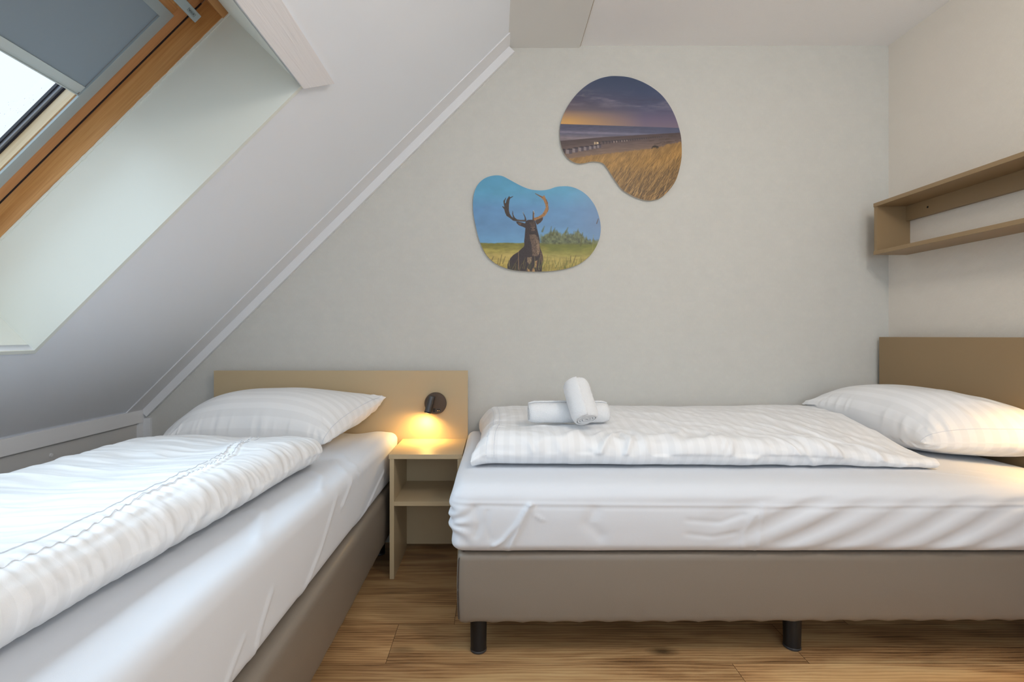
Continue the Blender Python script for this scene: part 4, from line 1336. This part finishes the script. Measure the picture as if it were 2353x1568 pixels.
for p, c_, al in (([(600,860),(700,850),(750,900),(780,1000),(785,1180),(740,1250),(650,1240),(640,1040),(600,900)], (112, 92, 76), .75),
              ([(720,950),(775,980),(790,1150),(760,1240),(735,1200),(730,1050)], (140, 116, 92), .6),
              ([(560,1270),(640,1260),(640,1350),(600,1400),(560,1350)], (138, 116, 90), .8),
              ([(700,1340),(745,1320),(725,1450),(690,1450)], (168, 128, 88), .9),
              ([(560,1460),(600,1490),(620,1530),(570,1530)], (176, 140, 90), .9), ([(660,1460),(640,1530),(700,1530),(700,1480)], (176, 140, 90), .8),
              ([(790,1140),(825,1190),(838,1300),(820,1400),(790,1300)], (112, 88, 72), .7),
              ([(590,640),(690,620),(720,700),(690,730),(640,720)], (82, 66, 58), .6),
              ([(620,720),(700,720),(700,790),(640,790)], (112, 90, 78), .7)):
    cv.poly(dp(p), c_, 0.9, .45, al)
cv.line(dp([(626, 745)])[0], dp([(634, 752)])[0], 1.1, 1.1, (28, 22, 24)); cv.line(dp([(684, 742)])[0], dp([(690, 750)])[0], 0.9, 0.9, (28, 22, 24))
cv.line(dp([(600, 830)])[0], dp([(680, 845)])[0], 1.2, 0.8, (34, 28, 28), .8)
r2 = np.random.default_rng(3)
for i in range(190):
    x = r2.uniform(1095, 1375) if i % 3 else r2.uniform(1235, 1360); y = r2.uniform(606, 630); l = r2.uniform(8, 26)
    if x < 1165 and r2.random() < .6: continue
    lean = r2.uniform(-5, 10)
    g_ = r2.random()
    c_ = (88, 92, 46) if g_ < .45 else ((128, 118, 66) if g_ < .8 else (172, 160, 98))
    cv.line((x, y), (x + lean * l / 18, y - l), 0.55, 0.2, c_, 0.8)
for (x, y, l, ln) in ((1143, 612, 18, 5), (1148, 608, 22, 10), (1155, 606, 16, 12), (1130, 598, 8, 8), (1318, 602, 14, 10), (1310, 604, 16, 4)):
    cv.line((x, y), (x + ln * .5, y - l), 1.2, 0.8, (104, 92, 56), 0.75, .6)
cv.line((1192, 620), (1191, 574), 0.6, 0.35, (164, 132, 96), .95)
cv.line((1371, 514), (1375, 503), 1.0, 0.7, (84, 66, 52), .85)
cv.line((1360, 590), (1364, 540), 0.5, 0.3, (150, 140, 80), .7)
deer_outline = [(1080 + a / 6.272, 390 + b / 6.272) for a, b in [(380,82),(470,95),(560,140),(660,195),(760,245),(860,282),(960,297),(1060,297),(1150,280),(1240,250),(1330,240),(1430,243),(1540,275),(1650,340),(1740,430),(1810,540),(1860,680),(1882,800),(1880,920),(1850,1040),(1790,1160),(1710,1260),(1600,1345),(1480,1400),(1330,1440),(1150,1462),(980,1470),(800,1465),(640,1450),(500,1415),(390,1365),(300,1300),(230,1220),(170,1110),(120,970),(80,800),(50,640),(42,480),(60,340),(110,220),(190,140),(280,98)]]
picture(deer_outline, (1232, 525), cv, 'blob shaped wall picture of an antlered deer against blue sky')

# --- beach and dune grass at dusk
cv = Canvas(1280, 165, 1575, 470, 3)
X, Y = cv.X, cv.Y
def bp(p): return [(1270 + a / 4.9, 160 + b / 4.9) for a, b in p]
hz = 285.0 + (X - 1289) * (9.0 / 270)
lft = np.clip((1480 - X) / 170, 0, 1)
right = grad(Y, [(170, (56, 68, 92)), (210, (62, 72, 98)), (250, (78, 80, 104)), (275, (100, 90, 112)), (295, (112, 98, 112))])
left = grad(Y, [(170, (58, 70, 94)), (205, (74, 78, 98)), (228, (88, 84, 100)), (252, (104, 92, 96)), (262, (150, 122, 100)), (275, (182, 142, 92)), (288, (196, 150, 92))])
cv.C = right * (1 - lft[..., None]) + left * lft[..., None]
cl = vnoise(X / 34 + Y / 60, Y / 5.5 - X / 200, 12, 4)
band = np.exp(-((Y - 232 - (X - 1400) * 0.05) / 16) ** 2)
cv.blend(np.clip(cl * 1.8, 0, 1) * band * 0.6, (128, 118, 130))
cv.blend(np.clip(-cl * 1.6, 0, 1) * band * 0.45, (64, 62, 80))
cv.blend(np.clip(vnoise(X / 16, Y / 4, 14, 3) * 1.6 - 0.2, 0, 1) * np.exp(-((Y - 216) / 10) ** 2) * np.clip((1380 - X) / 60, 0, 1) * .6, (140, 132, 130))
sea = grad(Y - (hz - 285), [(284, (72, 74, 94)), (298, (84, 84, 104)), (303, (118, 112, 128)), (307, (92, 90, 108)), (316, (122, 112, 118)), (326, (112, 100, 106))])
sea *= (1 + 0.10 * vnoise(X / 12, Y / 1.6, 15, 3))[..., None]
rr_ = np.clip((X - 1380) / 150, 0, 1)[..., None]
sea = sea * (1 - .35 * rr_) + np.array([70, 78, 104]) * .35 * rr_
cv.blend(np.clip(Y - hz + .5, 0, 1), sea)
shore = np.interp(X, [1285, 1392, 1474, 1564], [324, 315, 310, 305])
sand = grad(Y - shore, [(0, (74, 62, 64)), (8, (78, 66, 66)), (20, (98, 82, 78)), (36, (114, 94, 82)), (60, (120, 96, 78))])
sand *= (1 + 0.12 * vnoise(X / 18 + Y / 7, Y / 1.8, 16, 3))[..., None]
cv.blend(np.clip(Y - shore + .5, 0, 1), sand)
# beach cabins
def cabin(x, y, w, h, c1, c2):
    cv.poly([(x, y), (x + w * .5, y + .4), (x + w * .5, y + h), (x, y + h - .6)], c1, .3)
    cv.poly([(x + w * .5, y + .4), (x + w, y - .2), (x + w, y + h - .8), (x + w * .5, y + h)], c2, .3)
    cv.poly([(x - .4, y), (x + w * .45, y - h * .22), (x + w + .5, y - h * .18), (x + w + .2, y + .5), (x + w * .5, y + 1)], (52, 46, 54), .3)
for (a, b, w, h) in ((150,900,70,50),(222,885,62,50),(290,875,60,46),(350,868,58,44),(410,860,52,40),(460,855,50,36),(500,848,46,36)):
    x, y = bp([(a, b)])[0]; cabin(x, y, w / 4.9, h / 4.9, (124, 114, 116), (78, 70, 78))
cabin(1290, 344, 9, 10, (70, 62, 68), (60, 54, 60))
for q in range(26):
    t = q / 25
    a = 500 + t ** 0.85 * 720; b = 818 - t ** .8 * 62
    x, y = bp([(a, b)])[0]; s_ = 1 - .72 * t
    cabin(x, y, 7.0 * s_, 7.5 * s_ * .8, (132, 116, 112) if q in (5, 6, 8, 9, 10) else (86, 74, 76), (66, 56, 60))
cv.poly(bp([(468, 815), (474, 812), (476, 842), (468, 842)]), (220, 196, 158), .3); cv.poly(bp([(484, 815), (492, 815), (492, 840), (484, 840)]), (200, 176, 140), .3)
cv.poly(bp([(500, 815), (514, 818), (514, 838), (500, 838)]), (226, 202, 160), .3)
# dunes
for q in range(18):
    a = r2.uniform(1080, 1440); b = r2.uniform(740, 840); x, y = bp([(a, b)])[0]
    cv.line((x - 4, y + .6), (x + r2.uniform(3, 10), y - .6), 1.0, .5, (70, 58, 50), .6, .6)
cv.poly(bp([(1110, 890), (1125, 862), (1150, 852), (1190, 865), (1200, 885), (1150, 895)]), (50, 42, 36), .5, .3)
cv.poly(bp([(1000, 905), (1060, 900), (1180, 905), (1230, 880), (1300, 850), (1300, 890), (1210, 930), (1100, 950), (1010, 935)]), (84, 70, 46), 1.2, .3, .75)
gl = np.interp(X, [1300, 1340, 1384, 1433, 1474, 1515, 1535, 1566], [366, 360, 354, 349, 344, 339, 331, 326])
gcol = grad(Y - gl, [(0, (140, 108, 66)), (12, (146, 112, 64)), (30, (150, 114, 62)), (60, (132, 102, 60)), (100, (112, 88, 56)), (130, (104, 82, 54))])
gcol *= (1 + 0.22 * vnoise((X + Y * .55) / 5, (Y - X * .3) / 16, 18, 4))[..., None]
cv.blend(np.clip((Y - gl) / 3 + .5 + vnoise(X / 2, Y / 4, 19), 0, 1), gcol)
for i in range(1500):
    x = r2.uniform(1330, 1580); y = r2.uniform(350, 475)
    g0 = np.interp(x, [1300, 1384, 1474, 1566], [366, 354, 344, 326])
    if y < g0 + 5: continue
    k_ = np.clip((y - g0) / 110, 0, 1)
    l = 6 + 26 * k_ * r2.uniform(.5, 1.2); an = r2.normal(.55, .16)
    v_ = r2.random()
    c_ = (62, 50, 38) if v_ < .42 else ((128, 96, 54) if v_ < .7 else (190, 150, 96))
    cv.line((x, y), (x + l * math.sin(an), y - l * math.cos(an)), 0.30 + .3 * k_, 0.15, c_, .35 + .45 * k_)
beach_outline = bp([(700,72),(850,85),(990,130),(1120,200),(1230,290),(1320,410),(1380,530),(1420,650),(1445,760),(1453,880),(1450,1000),(1425,1130),(1385,1250),(1310,1360),(1220,1440),(1130,1470),(1040,1470),(940,1440),(850,1395),(780,1345),(720,1270),(660,1180),(605,1095),(560,1052),(500,1037),(430,1037),(360,1052),(300,1057),(235,1040),(165,990),(115,910),(88,810),(80,700),(92,600),(130,490),(190,380),(280,265),(390,170),(500,112),(600,82)])
picture(beach_outline, (1455, 320), cv, 'blob shaped wall picture of a dusk beach with cabins and dune grass')
